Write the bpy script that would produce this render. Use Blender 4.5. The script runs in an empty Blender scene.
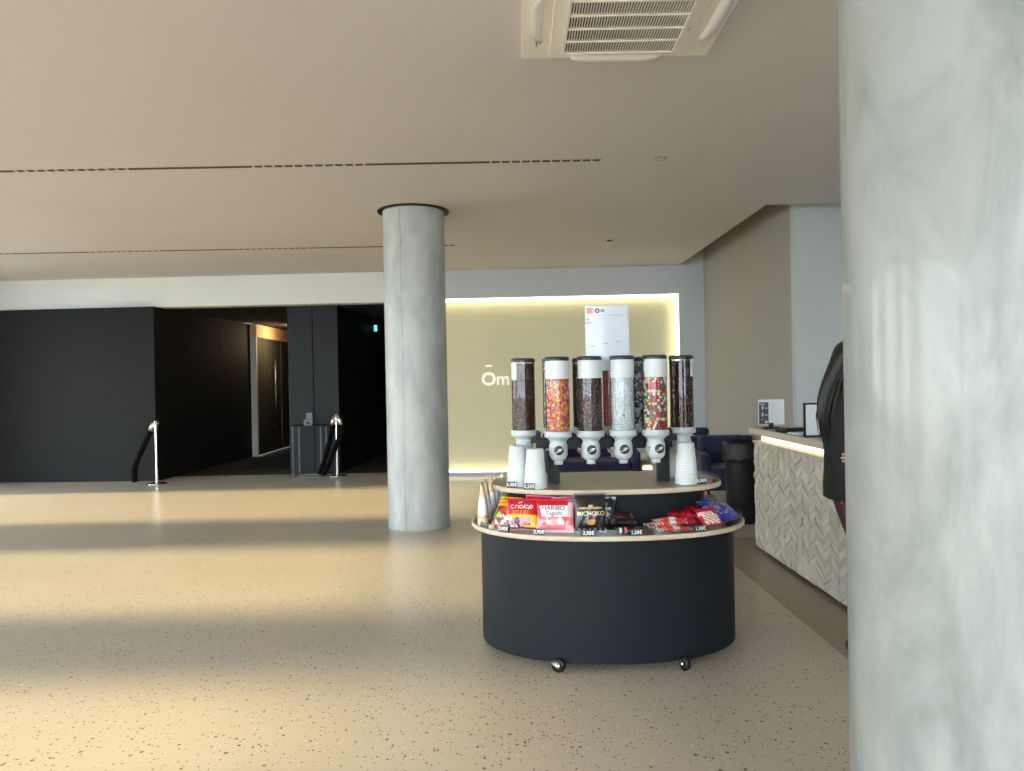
import bpy, bmesh, math, random
from mathutils import Vector, Matrix, Euler
random.seed(7)
R = math.radians
PI = math.pi
scene = bpy.context.scene
COL = scene.collection

# ------------------------------------------------------------------ camera
cam_d = bpy.data.cameras.new('camera')
cam_d.sensor_width = 36.0
cam_d.lens = 36.0 * 760.0 / 1024.0
cam_d.clip_end = 200
cam = bpy.data.objects.new('camera', cam_d)
COL.objects.link(cam)
cam.matrix_world = Matrix.Translation((0, 0, 1.55)) @ Matrix.Rotation(PI/2 - R(0.34), 4, 'X') @ Matrix.Rotation(R(-1.09), 4, 'Z')
scene.camera = cam

# ------------------------------------------------------------------ world, sun, exposure
world = bpy.data.worlds.new('sky')
scene.world = world
world.use_nodes = True
bgn = world.node_tree.nodes['Background']
bgn.inputs[0].default_value = (0.86, 0.93, 1.0, 1)
bgn.inputs[1].default_value = 10.5
sun_d = bpy.data.lights.new('sun', 'SUN')
sun_d.energy = 12.0
sun_d.angle = R(5.0)
sun_d.color = (1.0, 0.79, 0.42)
sun = bpy.data.objects.new('sun', sun_d)
COL.objects.link(sun)
# low sun shining in through the glazed wall on the left
sdir = Vector((math.cos(R(19)), 0.0, -math.sin(R(19))))
sun.rotation_euler = sdir.to_track_quat('-Z', 'Y').to_euler()
sun.location = (-20, 5, 8)
scene.view_settings.view_transform = 'Standard'
scene.view_settings.look = 'None'
scene.view_settings.exposure = 0.3
scene.view_settings.gamma = 1.0
scene.view_settings.use_curve_mapping = False
scene.cycles.max_bounces = 10
scene.cycles.diffuse_bounces = 6
scene.cycles.transparent_max_bounces = 24
scene.cycles.caustics_reflective = False
scene.cycles.caustics_refractive = False

# ------------------------------------------------------------------ materials
MATS = {}
def srgb(r, g, b):
    f = lambda c: (c/255/12.92) if c/255 <= 0.04045 else ((c/255+0.055)/1.055)**2.4
    return (f(r), f(g), f(b))
def mat(name, col, rough=0.6, metal=0.0, noise=None, bump=None, emit=None, coat=0.0, spec=0.5, sheen=0.0):
    """noise=(scale, amount) varies the colour, bump=(scale, strength) adds fine relief"""
    m = bpy.data.materials.new(name)
    m.use_nodes = True
    nt = m.node_tree
    p = nt.nodes['Principled BSDF']
    p.inputs['Base Color'].default_value = (*col, 1)
    p.inputs['Roughness'].default_value = rough
    p.inputs['Metallic'].default_value = metal
    p.inputs['Coat Weight'].default_value = coat
    p.inputs['Coat Roughness'].default_value = 0.06
    p.inputs['Specular IOR Level'].default_value = spec
    p.inputs['Sheen Weight'].default_value = sheen
    if emit:
        p.inputs['Emission Color'].default_value = (*emit[0], 1)
        p.inputs['Emission Strength'].default_value = emit[1]
    tc = nt.nodes.new('ShaderNodeTexCoord')
    if noise:
        n = nt.nodes.new('ShaderNodeTexNoise')
        n.inputs['Scale'].default_value = noise[0]
        n.inputs['Detail'].default_value = 6
        nt.links.new(tc.outputs['Object'], n.inputs['Vector'])
        mx = nt.nodes.new('ShaderNodeMix'); mx.data_type = 'RGBA'
        a = noise[1]
        mx.inputs[6].default_value = (*[max(0, c*(1-a)) for c in col], 1)
        mx.inputs[7].default_value = (*[min(1, c*(1+a)) for c in col], 1)
        nt.links.new(n.outputs['Fac'], mx.inputs[0])
        nt.links.new(mx.outputs[2], p.inputs['Base Color'])
    if bump:
        n2 = nt.nodes.new('ShaderNodeTexNoise')
        n2.inputs['Scale'].default_value = bump[0]
        n2.inputs['Detail'].default_value = 4
        nt.links.new(tc.outputs['Object'], n2.inputs['Vector'])
        b = nt.nodes.new('ShaderNodeBump')
        b.inputs['Strength'].default_value = bump[1]
        b.inputs['Distance'].default_value = 0.01
        nt.links.new(n2.outputs['Fac'], b.inputs['Height'])
        nt.links.new(b.outputs['Normal'], p.inputs['Normal'])
    MATS[name] = m
    return m

def clear_mat(name, tint, gloss=1.0, rough=0.02, base=0.04):
    """thin clear sheet: see-through with mirror reflection that grows towards grazing angles"""
    m = bpy.data.materials.new(name)
    m.use_nodes = True
    nt = m.node_tree
    nt.nodes.clear()
    out = nt.nodes.new('ShaderNodeOutputMaterial')
    tr = nt.nodes.new('ShaderNodeBsdfTransparent'); tr.inputs[0].default_value = (*tint, 1)
    gl = nt.nodes.new('ShaderNodeBsdfGlossy'); gl.inputs['Roughness'].default_value = rough
    lw = nt.nodes.new('ShaderNodeLayerWeight'); lw.inputs[0].default_value = 0.18
    ml = nt.nodes.new('ShaderNodeMath'); ml.operation = 'MULTIPLY_ADD'
    ml.inputs[1].default_value = gloss; ml.inputs[2].default_value = base
    ml.use_clamp = True
    mx = nt.nodes.new('ShaderNodeMixShader')
    nt.links.new(lw.outputs['Fresnel'], ml.inputs[0])
    nt.links.new(ml.outputs[0], mx.inputs[0])
    nt.links.new(tr.outputs[0], mx.inputs[1]); nt.links.new(gl.outputs[0], mx.inputs[2])
    nt.links.new(mx.outputs[0], out.inputs[0])
    MATS[name] = m
    return m

def terrazzo(name, base, dark, rough):
    m = bpy.data.materials.new(name)
    m.use_nodes = True
    nt = m.node_tree
    L = nt.links.new
    p = nt.nodes['Principled BSDF']
    p.inputs['Roughness'].default_value = rough
    p.inputs['Specular IOR Level'].default_value = 0.45
    tc = nt.nodes.new('ShaderNodeTexCoord')
    nz = nt.nodes.new('ShaderNodeTexNoise'); nz.inputs['Scale'].default_value = 1.3; nz.inputs['Detail'].default_value = 5
    L(tc.outputs['Object'], nz.inputs['Vector'])
    ng = nt.nodes.new('ShaderNodeTexNoise'); ng.inputs['Scale'].default_value = 90; ng.inputs['Detail'].default_value = 3
    L(tc.outputs['Object'], ng.inputs['Vector'])
    mx0 = nt.nodes.new('ShaderNodeMix'); mx0.data_type = 'RGBA'
    mx0.inputs[6].default_value = (*[c*0.86 for c in base], 1); mx0.inputs[7].default_value = (*[min(1, c*1.12) for c in base], 1)
    av = nt.nodes.new('ShaderNodeMath'); av.operation = 'ADD'
    hf = nt.nodes.new('ShaderNodeMath'); hf.operation = 'MULTIPLY'; hf.inputs[1].default_value = 0.5
    L(nz.outputs['Fac'], av.inputs[0]); L(ng.outputs['Fac'], av.inputs[1]); L(av.outputs[0], hf.inputs[0]); L(hf.outputs[0], mx0.inputs[0])
    last = mx0.outputs[2]
    # warped coordinates make the chips irregular
    wn = nt.nodes.new('ShaderNodeTexNoise'); wn.inputs['Scale'].default_value = 60; wn.inputs['Detail'].default_value = 2
    L(tc.outputs['Object'], wn.inputs['Vector'])
    sc = nt.nodes.new('ShaderNodeVectorMath'); sc.operation = 'SCALE'; sc.inputs['Scale'].default_value = 0.012
    L(wn.outputs['Color'], sc.inputs[0])
    ad = nt.nodes.new('ShaderNodeVectorMath'); ad.operation = 'ADD'
    L(tc.outputs['Object'], ad.inputs[0]); L(sc.outputs[0], ad.inputs[1])
    for s, size, keep, colr in ((30, 0.20, 0.42, dark), (60, 0.26, 0.55, dark), (38, 0.2, 0.25, tuple(min(1, c*1.35) for c in base))):
        v = nt.nodes.new('ShaderNodeTexVoronoi'); v.inputs['Scale'].default_value = s
        L(ad.outputs[0], v.inputs['Vector'])
        sep = nt.nodes.new('ShaderNodeSeparateColor'); L(v.outputs['Color'], sep.inputs[0])
        # chip radius depends on the cell: size*(rand) when rand > 1-keep
        t = nt.nodes.new('ShaderNodeMath'); t.operation = 'SUBTRACT'; t.inputs[1].default_value = 1-keep; t.use_clamp = True
        L(sep.outputs[0], t.inputs[0])
        k = nt.nodes.new('ShaderNodeMath'); k.operation = 'MULTIPLY'; k.inputs[1].default_value = size/keep*1.3
        L(t.outputs[0], k.inputs[0])
        c = nt.nodes.new('ShaderNodeMath'); c.operation = 'LESS_THAN'
        L(v.outputs['Distance'], c.inputs[0]); L(k.outputs[0], c.inputs[1])
        mx = nt.nodes.new('ShaderNodeMix'); mx.data_type = 'RGBA'
        L(c.outputs[0], mx.inputs[0]); L(last, mx.inputs[6]); mx.inputs[7].default_value = (*colr, 1)
        last = mx.outputs[2]
    L(last, p.inputs['Base Color'])
    MATS[name] = m

def concrete(name, a, b, rough, coat):
    m = bpy.data.materials.new(name); m.use_nodes = True
    nt = m.node_tree; L = nt.links.new
    p = nt.nodes['Principled BSDF']
    p.inputs['Roughness'].default_value = rough
    p.inputs['Coat Weight'].default_value = coat; p.inputs['Coat Roughness'].default_value = 0.05
    tc = nt.nodes.new('ShaderNodeTexCoord')
    mp = nt.nodes.new('ShaderNodeMapping'); mp.inputs['Scale'].default_value = (2.2, 2.2, 0.9)
    L(tc.outputs['Object'], mp.inputs[0])
    n = nt.nodes.new('ShaderNodeTexNoise'); n.inputs['Scale'].default_value = 1.9; n.inputs['Detail'].default_value = 8; n.inputs['Roughness'].default_value = 0.62; n.inputs['Distortion'].default_value = 0.6
    L(mp.outputs[0], n.inputs['Vector'])
    cr = nt.nodes.new('ShaderNodeValToRGB')
    cr.color_ramp.elements[0].position = 0.38; cr.color_ramp.elements[0].color = (*a, 1)
    cr.color_ramp.elements[1].position = 0.60; cr.color_ramp.elements[1].color = (*b, 1)
    L(n.outputs['Fac'], cr.inputs[0])
    v = nt.nodes.new('ShaderNodeTexVoronoi'); v.inputs['Scale'].default_value = 9; L(tc.outputs['Object'], v.inputs['Vector'])
    sep = nt.nodes.new('ShaderNodeSeparateColor'); L(v.outputs['Color'], sep.inputs[0])
    t = nt.nodes.new('ShaderNodeMath'); t.operation = 'SUBTRACT'; t.inputs[1].default_value = 0.93; t.use_clamp = True; L(sep.outputs[0], t.inputs[0])
    c = nt.nodes.new('ShaderNodeMath'); c.operation = 'LESS_THAN'; L(v.outputs['Distance'], c.inputs[0]); L(t.outputs[0], c.inputs[1])
    mx = nt.nodes.new('ShaderNodeMix'); mx.data_type = 'RGBA'; L(c.outputs[0], mx.inputs[0]); L(cr.outputs[0], mx.inputs[6]); mx.inputs[7].default_value = (*[x*0.55 for x in a], 1)
    L(mx.outputs[2], p.inputs['Base Color'])
    MATS[name] = m

def wood(name, a, b, rough):
    m = bpy.data.materials.new(name); m.use_nodes = True
    nt = m.node_tree; L = nt.links.new
    p = nt.nodes['Principled BSDF']; p.inputs['Roughness'].default_value = rough
    tc = nt.nodes.new('ShaderNodeTexCoord')
    mp = nt.nodes.new('ShaderNodeMapping'); mp.inputs['Scale'].default_value = (1.2, 14, 14); L(tc.outputs['Object'], mp.inputs[0])
    n = nt.nodes.new('ShaderNodeTexNoise'); n.inputs['Scale'].default_value = 3; n.inputs['Detail'].default_value = 6; n.inputs['Distortion'].default_value = 0.8; L(mp.outputs[0], n.inputs['Vector'])
    cr = nt.nodes.new('ShaderNodeValToRGB'); cr.color_ramp.elements[0].position = 0.3; cr.color_ramp.elements[1].position = 0.7
    cr.color_ramp.elements[0].color = (*a, 1); cr.color_ramp.elements[1].color = (*b, 1); L(n.outputs['Fac'], cr.inputs[0])
    L(cr.outputs[0], p.inputs['Base Color']); MATS[name] = m

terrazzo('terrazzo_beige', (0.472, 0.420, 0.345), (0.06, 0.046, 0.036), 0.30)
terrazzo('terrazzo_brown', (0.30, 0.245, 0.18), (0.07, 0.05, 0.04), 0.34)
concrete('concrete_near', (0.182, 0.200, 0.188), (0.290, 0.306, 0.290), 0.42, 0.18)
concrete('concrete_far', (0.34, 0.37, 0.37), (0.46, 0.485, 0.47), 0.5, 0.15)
wood('pale_wood', (0.50, 0.40, 0.29), (0.62, 0.52, 0.40), 0.45)
wood('tray_top', (0.30, 0.25, 0.19), (0.36, 0.30, 0.23), 0.35)
wood('warm_wood', (0.62, 0.40, 0.20), (0.74, 0.52, 0.30), 0.5)
mat('ceiling_paint', (0.615, 0.58, 0.562), 0.8, noise=(0.6, 0.05))
mat('band_white', (0.68, 0.70, 0.69), 0.75, noise=(2, 0.03))
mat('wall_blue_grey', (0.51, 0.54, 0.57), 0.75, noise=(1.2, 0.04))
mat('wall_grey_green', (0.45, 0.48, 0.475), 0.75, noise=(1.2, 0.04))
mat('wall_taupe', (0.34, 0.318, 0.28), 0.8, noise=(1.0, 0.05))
mat('wall_black', (0.0075, 0.0082, 0.0088), 0.7, noise=(3, 0.15), bump=(120, 0.1), spec=0.25)
mat('panel_charcoal', (0.0095, 0.0125, 0.016), 0.6, spec=0.3, noise=(3, 0.12))
mat('ceiling_black', (0.012, 0.012, 0.013), 0.8, noise=(3, 0.1))
mat('carpet', (0.016, 0.017, 0.022), 0.95, noise=(60, 0.35), bump=(220, 0.5))
mat('yellow_panel', (0.68, 0.63, 0.40), 0.55, noise=(1.5, 0.05))
mat('led_white', (1, 0.97, 0.85), 0.5, emit=((1.0, 0.93, 0.72), 3.2), noise=(3, 0.02))
mat('led_warm', (1, 0.9, 0.7), 0.5, emit=((1.0, 0.80, 0.45), 1.6), noise=(3, 0.02))
mat('letter_white_glow', (0.92, 0.92, 0.9), 0.4, emit=((1, 1, 1), 0.35), noise=(5, 0.02))  # plain painted letters, given a faint glow of their own
mat('kiosk_navy', (0.0055, 0.0092, 0.0125), 0.55, noise=(4, 0.10), spec=0.2)
mat('black_metal', (0.006, 0.007, 0.008), 0.5, spec=0.3, noise=(10, 0.15))
mat('black_plastic', (0.006, 0.006, 0.007), 0.45, spec=0.3, noise=(20, 0.15))
mat('bin_bag', (0.008, 0.008, 0.008), 0.38, spec=0.35, noise=(8, 0.2), bump=(40, 0.9))
mat('chrome', (0.75, 0.74, 0.72), 0.16, 1.0, noise=(10, 0.03))
mat('brushed_steel', (0.42, 0.41, 0.39), 0.35, 1.0, noise=(30, 0.06))
mat('velvet_black', (0.0035, 0.0035, 0.004), 0.95, noise=(40, 0.3), spec=0.1)
mat('white_plastic', (0.50, 0.54, 0.56), 0.38, noise=(6, 0.02))
mat('lid_grey', (0.02, 0.027, 0.035), 0.3, noise=(10, 0.1))
mat('grey_plastic', (0.36, 0.39, 0.41), 0.35, noise=(8, 0.05))
mat('paper_white', (0.64, 0.67, 0.70), 0.5, noise=(12, 0.02))
mat('poster_white', (0.60, 0.65, 0.72), 0.35, noise=(12, 0.02), coat=0.6)
mat('print_grey', (0.36, 0.39, 0.43), 0.6, noise=(20, 0.1))
mat('print_pale', (0.52, 0.55, 0.60), 0.6, noise=(20, 0.1))
mat('print_dark', (0.05, 0.05, 0.06), 0.5, noise=(20, 0.1))
mat('print_pink', (0.85, 0.42, 0.34), 0.5, noise=(30, 0.2))
mat('print_mauve', (0.22, 0.12, 0.16), 0.5, noise=(30, 0.2))
mat('cup_white', (0.64, 0.68, 0.69), 0.6, noise=(10, 0.02))
mat('sign_black', (0.020, 0.026, 0.030), 0.45, noise=(20, 0.1))
mat('sign_white', (0.85, 0.86, 0.86), 0.5, noise=(20, 0.02))
mat('sofa_navy', (0.006, 0.009, 0.048), 0.8, noise=(80, 0.25), bump=(200, 0.3), sheen=0.15)
mat('acu_white', (0.84, 0.80, 0.73), 0.45, noise=(4, 0.02))
mat('acu_flap', (0.90, 0.89, 0.86), 0.4, noise=(4, 0.02))
mat('acu_dark', (0.05, 0.045, 0.04), 0.8, noise=(10, 0.1))
mat('tile_stone', (0.47, 0.44, 0.37), 0.55, noise=(14, 0.18), bump=(60, 0.25))
mat('tile_stone_b', (0.54, 0.51, 0.44), 0.5, noise=(14, 0.15), bump=(60, 0.25))
mat('tile_stone_c', (0.41, 0.38, 0.32), 0.55, noise=(14, 0.18), bump=(60, 0.25))
mat('wire_grey', (0.07, 0.085, 0.10), 0.4, noise=(10, 0.1))
mat('holder_grey', (0.13, 0.14, 0.15), 0.5, noise=(10, 0.1))
mat('grout', (0.34, 0.32, 0.275), 0.9, noise=(30, 0.1))
mat('counter_stone', (0.50, 0.45, 0.37), 0.35, noise=(30, 0.08))
mat('door_grey', (0.060, 0.054, 0.045), 0.5, noise=(3, 0.1))
mat('jamb_white', (0.55, 0.54, 0.50), 0.6, noise=(3, 0.03))
mat('facade_frame', (0.10, 0.10, 0.105), 0.5, noise=(4, 0.05))
mat('pavement', (0.36, 0.35, 0.33), 0.9, noise=(0.8, 0.1))
mat('exit_cyan', (0.1, 0.6, 0.7), 0.5, emit=((0.15, 0.85, 1.0), 1.5), noise=(9, 0.02))
mat('kraft', (0.74, 0.60, 0.42), 0.8, noise=(25, 0.1))
mat('kraft_inside', (0.30, 0.20, 0.11), 0.9, noise=(25, 0.1))
mat('skin', (0.52, 0.33, 0.24), 0.5, noise=(20, 0.06))
mat('hair_dark', (0.006, 0.005, 0.005), 0.55, noise=(60, 0.3))
mat('knit_black', (0.004, 0.005, 0.006), 0.85, noise=(50, 0.25), bump=(160, 0.3))
mat('trousers_maroon', (0.075, 0.014, 0.022), 0.8, noise=(40, 0.2))
mat('shoe_black', (0.012, 0.011, 0.011), 0.4, noise=(20, 0.2))
mat('eye_white', (0.8, 0.8, 0.78), 0.3, noise=(20, 0.02))
mat('lip', (0.42, 0.16, 0.14), 0.45, noise=(20, 0.05))
clear_mat('acrylic', (0.93, 0.95, 0.95), 0.9, 0.03, 0.03)
clear_mat('glass_pane', (0.96, 0.98, 0.98), 0.5, 0.0, 0.02)
def pm(name, r, g, b, rough=0.32, coat=0.3):
    return mat(name, srgb(r, g, b), rough, noise=(40, 0.10), coat=coat)
for nm, c in dict(red=(196, 22, 44), deepred=(120, 14, 30), pink=(236, 130, 140), hotpink=(222, 60, 96), palepink=(240, 190, 196), yellow=(240, 196, 40),
                  orange=(238, 120, 40), orangered=(226, 66, 38), white=(235, 236, 238), black=(20, 20, 22), darkbrown=(52, 30, 24), brown=(86, 48, 32), gold=(200, 150, 80),
                  green=(60, 130, 70), mint=(150, 190, 160), blue=(36, 52, 160), lilac=(120, 112, 150), silver=(170, 172, 180), cream=(236, 222, 190), purple=(120, 50, 110), teal=(70, 110, 100), grey=(120, 124, 128)).items():
    pm('foil_' + nm, *c)
for nm, c in dict(choc=(84, 44, 34), choc_dark=(52, 28, 24), choc_light=(124, 76, 58), c_orange=(240, 150, 60), c_pink=(214, 90, 130), c_yellow=(240, 214, 100), c_purple=(150, 80, 150), c_red=(200, 40, 50), c_green=(50, 120, 90),
                  c_white=(226, 230, 232), c_pale=(204, 214, 220), c_cream=(232, 226, 180), c_black=(40, 36, 42), c_mauve=(110, 80, 96), c_grey=(120, 124, 130), c_rose=(190, 40, 70)).items():
    pm('sweet_' + nm, *c, rough=0.35, coat=0.2)

# ------------------------------------------------------------------ mesh helpers
class MB:
    """collects geometry for ONE mesh object"""
    def __init__(s): s.v = []; s.f = []; s.mi = []; s.smooth = []
    def add(s, vs, fs, mi=0, sm=False, M=None):
        o = len(s.v)
        s.v += [tuple(M @ Vector(p)) if M else tuple(p) for p in vs]
        for f in fs:
            s.f.append(tuple(i+o for i in f)); s.mi.append(mi); s.smooth.append(sm)
        return s
    def box(s, x0, x1, y0, y1, z0, z1, mi=0, M=None, bev=0.0):
        if bev <= 0:
            vs = [(x, y, z) for z in (z0, z1) for y in (y0, y1) for x in (x0, x1)]
            fs = [(0, 2, 3, 1), (4, 5, 7, 6), (0, 1, 5, 4), (2, 6, 7, 3), (0, 4, 6, 2), (1, 3, 7, 5)]
            return s.add(vs, fs, mi, False, M)
        bm = bmesh.new()
        bmesh.ops.create_cube(bm, size=1)
        for v in bm.verts:
            v.co = Vector(((x0+x1)/2 + v.co.x*(x1-x0), (y0+y1)/2 + v.co.y*(y1-y0), (z0+z1)/2 + v.co.z*(z1-z0)))
        bmesh.ops.bevel(bm, geom=list(bm.edges), offset=bev, segments=2, affect='EDGES', profile=0.5)
        bm.verts.index_update()
        s.add([v.co.copy() for v in bm.verts], [[v.index for v in f.verts] for f in bm.faces], mi, False, M)
        bm.free(); return s
    def lathe(s, prof, n=24, mi=0, M=None, sm=True, ax=1.0, ay=1.0, close=False):
        """prof: list of (r, z); r = 0 makes a pole"""
        vs = []; rows = []
        for r, z in prof:
            if r <= 1e-6:
                rows.append([len(vs)]); vs.append((0, 0, z))
            else:
                rows.append(list(range(len(vs), len(vs)+n)))
                vs += [(r*ax*math.cos(2*PI*i/n), r*ay*math.sin(2*PI*i/n), z) for i in range(n)]
        fs = []
        pairs = list(zip(rows, rows[1:]))
        if close: pairs.append((rows[-1], rows[0]))
        for a, b in pairs:
            for i in range(n):
                j = (i+1) % n
                if len(a) == 1 and len(b) == 1: continue
                if len(a) == 1: fs.append((a[0], b[j], b[i]))
                elif len(b) == 1: fs.append((a[i], a[j], b[0]))
                else: fs.append((a[i], a[j], b[j], b[i]))
        return s.add(vs, fs, mi, sm, M)
    def tube(s, pts, r, n=8, mi=0, sm=True, flat=1.0, cap=True):
        pts = [Vector(p) for p in pts]
        rr = r if isinstance(r, (list, tuple)) else [r]*len(pts)
        vs = []; up0 = None
        for i, p in enumerate(pts):
            d = (pts[min(i+1, len(pts)-1)] - pts[max(i-1, 0)]).normalized()
            ref = Vector((0, 0, 1)) if abs(d.z) < 0.92 else Vector((0, 1, 0))
            u = d.cross(ref).normalized()
            if up0 is not None and u.dot(up0) < 0: u = -u
            up0 = u
            w = d.cross(u).normalized()
            for k in range(n):
                a = 2*PI*k/n
                vs.append(p + u*math.cos(a)*rr[i] + w*math.sin(a)*rr[i]*flat)
        fs = []
        for i in range(len(pts)-1):
            for k in range(n):
                l = (k+1) % n
                fs.append((i*n+k, i*n+l, (i+1)*n+l, (i+1)*n+k))
        if cap:
            fs.append(tuple(range(n-1, -1, -1))); fs.append(tuple((len(pts)-1)*n+k for k in range(n)))
        return s.add(vs, fs, mi, sm)
    def cyl(s, x, y, z0, z1, r, n=24, mi=0, sm=True):
        s.lathe([(0, z0), (r, z0)], n, mi, Matrix.Translation((x, y, 0)), False)
        s.lathe([(r, z0), (r, z1)], n, mi, Matrix.Translation((x, y, 0)), sm)
        return s.lathe([(r, z1), (0, z1)], n, mi, Matrix.Translation((x, y, 0)), False)
    def prism(s, poly, z0, z1, mi=0, M=None):
        n = len(poly)
        vs = [(x, y, z0) for x, y in poly] + [(x, y, z1) for x, y in poly]
        fs = [tuple(range(n-1, -1, -1)), tuple(range(n, 2*n))] + [(i, (i+1) % n, n+(i+1) % n, n+i) for i in range(n)]
        return s.add(vs, fs, mi, False, M)
    def mesh(s, name, mats):
        me = bpy.data.meshes.new(name)
        me.from_pydata(s.v, [], s.f)
        for m in (mats if isinstance(mats, (list, tuple)) else [mats]): me.materials.append(MATS[m])
        me.polygons.foreach_set('material_index', s.mi)
        me.polygons.foreach_set('use_smooth', s.smooth)
        me.update()
        bm = bmesh.new(); bm.from_mesh(me)
        bmesh.ops.recalc_face_normals(bm, faces=bm.faces)
        bm.to_mesh(me); bm.free()
        return me
    def build(s, name, mats, parent=None, loc=None, rot=None):
        return link(name, s.mesh(name, mats), parent, loc, rot)
def link(name, me, parent=None, loc=None, rot=None):
    o = bpy.data.objects.new(name, me)
    COL.objects.link(o)
    if parent: o.parent = parent
    if loc: o.location = loc
    if rot: o.rotation_euler = rot
    return o
def tag(o, label=None, cat=None, group=None, kind=None):
    if label: o['label'] = label
    if cat: o['category'] = cat
    if group: o['group'] = group
    if kind: o['kind'] = kind
    return o
def thing(name, label, cat, loc=(0, 0, 0), rz=0, group=None):
    o = link(name, None, None, loc, (0, 0, rz)); o.empty_display_size = 0.1
    return tag(o, label, cat, group)
def dup(root, loc=None, rot=None, label=None, group=None, parent=None):
    c = root.copy(); COL.objects.link(c); c.parent = parent
    if loc is not None: c.location = loc
    if rot is not None: c.rotation_euler = rot
    if label: c['label'] = label
    if group: c['group'] = group
    for ch in list(root.children): dup(ch, parent=c)
    return c
def text_mesh(txt, size, extrude=0.0, align='CENTER', bold=0.0):
    cu = bpy.data.curves.new('lettering', 'FONT')
    cu.body = txt; cu.size = size; cu.extrude = extrude; cu.align_x = align; cu.align_y = 'CENTER'; cu.offset = bold
    o = bpy.data.objects.new('lettering', cu)
    COL.objects.link(o)
    dg = bpy.context.evaluated_depsgraph_get(); dg.update()
    me = bpy.data.meshes.new_from_object(o.evaluated_get(dg))
    bpy.data.objects.remove(o); bpy.data.curves.remove(cu)
    return me
def put_text(txt, size, m, parent, loc, rot, extrude=0.0, name='lettering', bold=0.0, align='CENTER'):
    me = text_mesh(txt, size, extrude, align, bold)
    me.materials.clear(); me.materials.append(MATS[m])
    return link(name, me, parent, loc, rot)
def struct(name, mb, mats, parent=None):
    o = mb.build(name, mats, parent)
    if not parent: o['kind'] = 'structure'
    return o
def ell(a, b, n=96, cx=0, cy=0, a0=0, a1=2*PI, e=2.0):
    out = []
    for i in range(n):
        t = a0 + (a1-a0)*i/n
        c, s_ = math.cos(t), math.sin(t)
        out.append((cx + a*math.copysign(abs(c)**(2/e), c), cy + b*math.copysign(abs(s_)**(2/e), s_)))
    return out

# ------------------------------------------------------------------ the room shell
CZ = 3.40            # ceiling height
X0, X1, Y0 = -9.6, 6.0, -5.0
struct('floor', MB().box(X0-0.4, 1.80, Y0-0.4, 13.2, -0.1, 0).box(1.80, X1+0.4, 7.35, 13.2, -0.1, 0).box(1.80, X1+0.4, Y0-0.4, 2.6, -0.1, 0), 'terrazzo_beige')
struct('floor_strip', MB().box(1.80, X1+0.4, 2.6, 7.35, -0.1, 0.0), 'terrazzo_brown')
struct('floor_carpet', MB().box(-6.6, -1.5, 13.2, 24, -0.1, 0.004), 'carpet')
# ceiling slab with the notch over the bar: open where x > 2.95 and y > 8.35
struct('ceiling', MB().box(X0-0.4, 2.78, Y0-0.4, 12.95, CZ, CZ+0.12).box(2.78, X1+0.4, Y0-0.4, 8.22, CZ, CZ+0.12), 'ceiling_paint')
struct('ceiling_upper', MB().box(2.6, X1+0.4, 8.0, 13.2, CZ+0.75, CZ+0.85), 'ceiling_paint')
struct('trim_slab_edge', MB().box(2.775, 2.783, 8.22, 12.6, CZ+0.12, CZ+0.75).box(2.78, X1, 8.215, 8.22, CZ+0.12, CZ+0.75), 'ceiling_paint')

# back wall: a white bulkhead over the dark openings, runs very slightly askew
def bw(x): return 12.56 - 0.034*x
def wall_piece(mb, xa, xb, z0, z1, t=0.3, off=0.0, mi=0):
    ya, yb = bw(xa)+off, bw(xb)+off
    mb.add([(xa, ya, z0), (xb, yb, z0), (xb, yb+t, z0), (xa, ya+t, z0), (xa, ya, z1), (xb, yb, z1), (xb, yb+t, z1), (xa, ya+t, z1)],
           [(0, 3, 2, 1), (4, 5, 6, 7), (0, 1, 5, 4), (1, 2, 6, 5), (2, 3, 7, 6), (3, 0, 4, 7)], mi)
    return mb
struct('wall_back_bulkhead', wall_piece(MB(), -9.6, -1.62, 2.90, CZ), 'band_white')
nx0, nx1, nz0, nz1 = -1.40, 2.76, 0.05, 2.93
mb = MB()
wall_piece(mb, -1.62, 3.4, nz1, CZ); wall_piece(mb, 2.6, 3.4, CZ, CZ+0.85); wall_piece(mb, nx1, 3.4, 0, nz1); wall_piece(mb, -1.62, nx0, 0, nz1); wall_piece(mb, nx0, nx1, 0, nz0)
struct('wall_back', mb, 'wall_blue_grey')
struct('wall_back_niche', wall_piece(MB(), nx0, nx1, nz0, nz1, 0.05, 0.14), 'yellow_panel')
# the LED line round the yellow niche
led = thing('niche_light_strip', 'glowing white light line framing the yellow wall niche', 'light strip', (0, 0, 0))
wall_piece(MB(), nx0, nx1, nz1-0.055, nz1-0.003, 0.03, 0.02).build('light_bar', 'led_white', led)
wall_piece(MB(), nx1-0.06, nx1-0.003, nz0, nz1-0.058, 0.03, 0.02).build('light_bar', 'led_white', led)
wall_piece(MB(), nx0, nx1-0.063, nz0+0.003, nz0+0.04, 0.03, 0.02).build('light_bar', 'led_white', led)
# name on the yellow wall
sgn = thing('wall_sign', 'white raised Ōm letters on the yellow back wall', 'sign', (-0.30, bw(-0.3)+0.138, 1.55))
put_text('Om', 0.30, 'letter_white_glow', sgn, (-0.21, 0, 0.03), (PI/2, 0, 0), 0.012, 'letters', 0.004, 'LEFT')
MB().box(-0.135, -0.030, -0.012, 0.012, 0.245, 0.275).build('macron', 'letter_white_glow', sgn)

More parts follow.
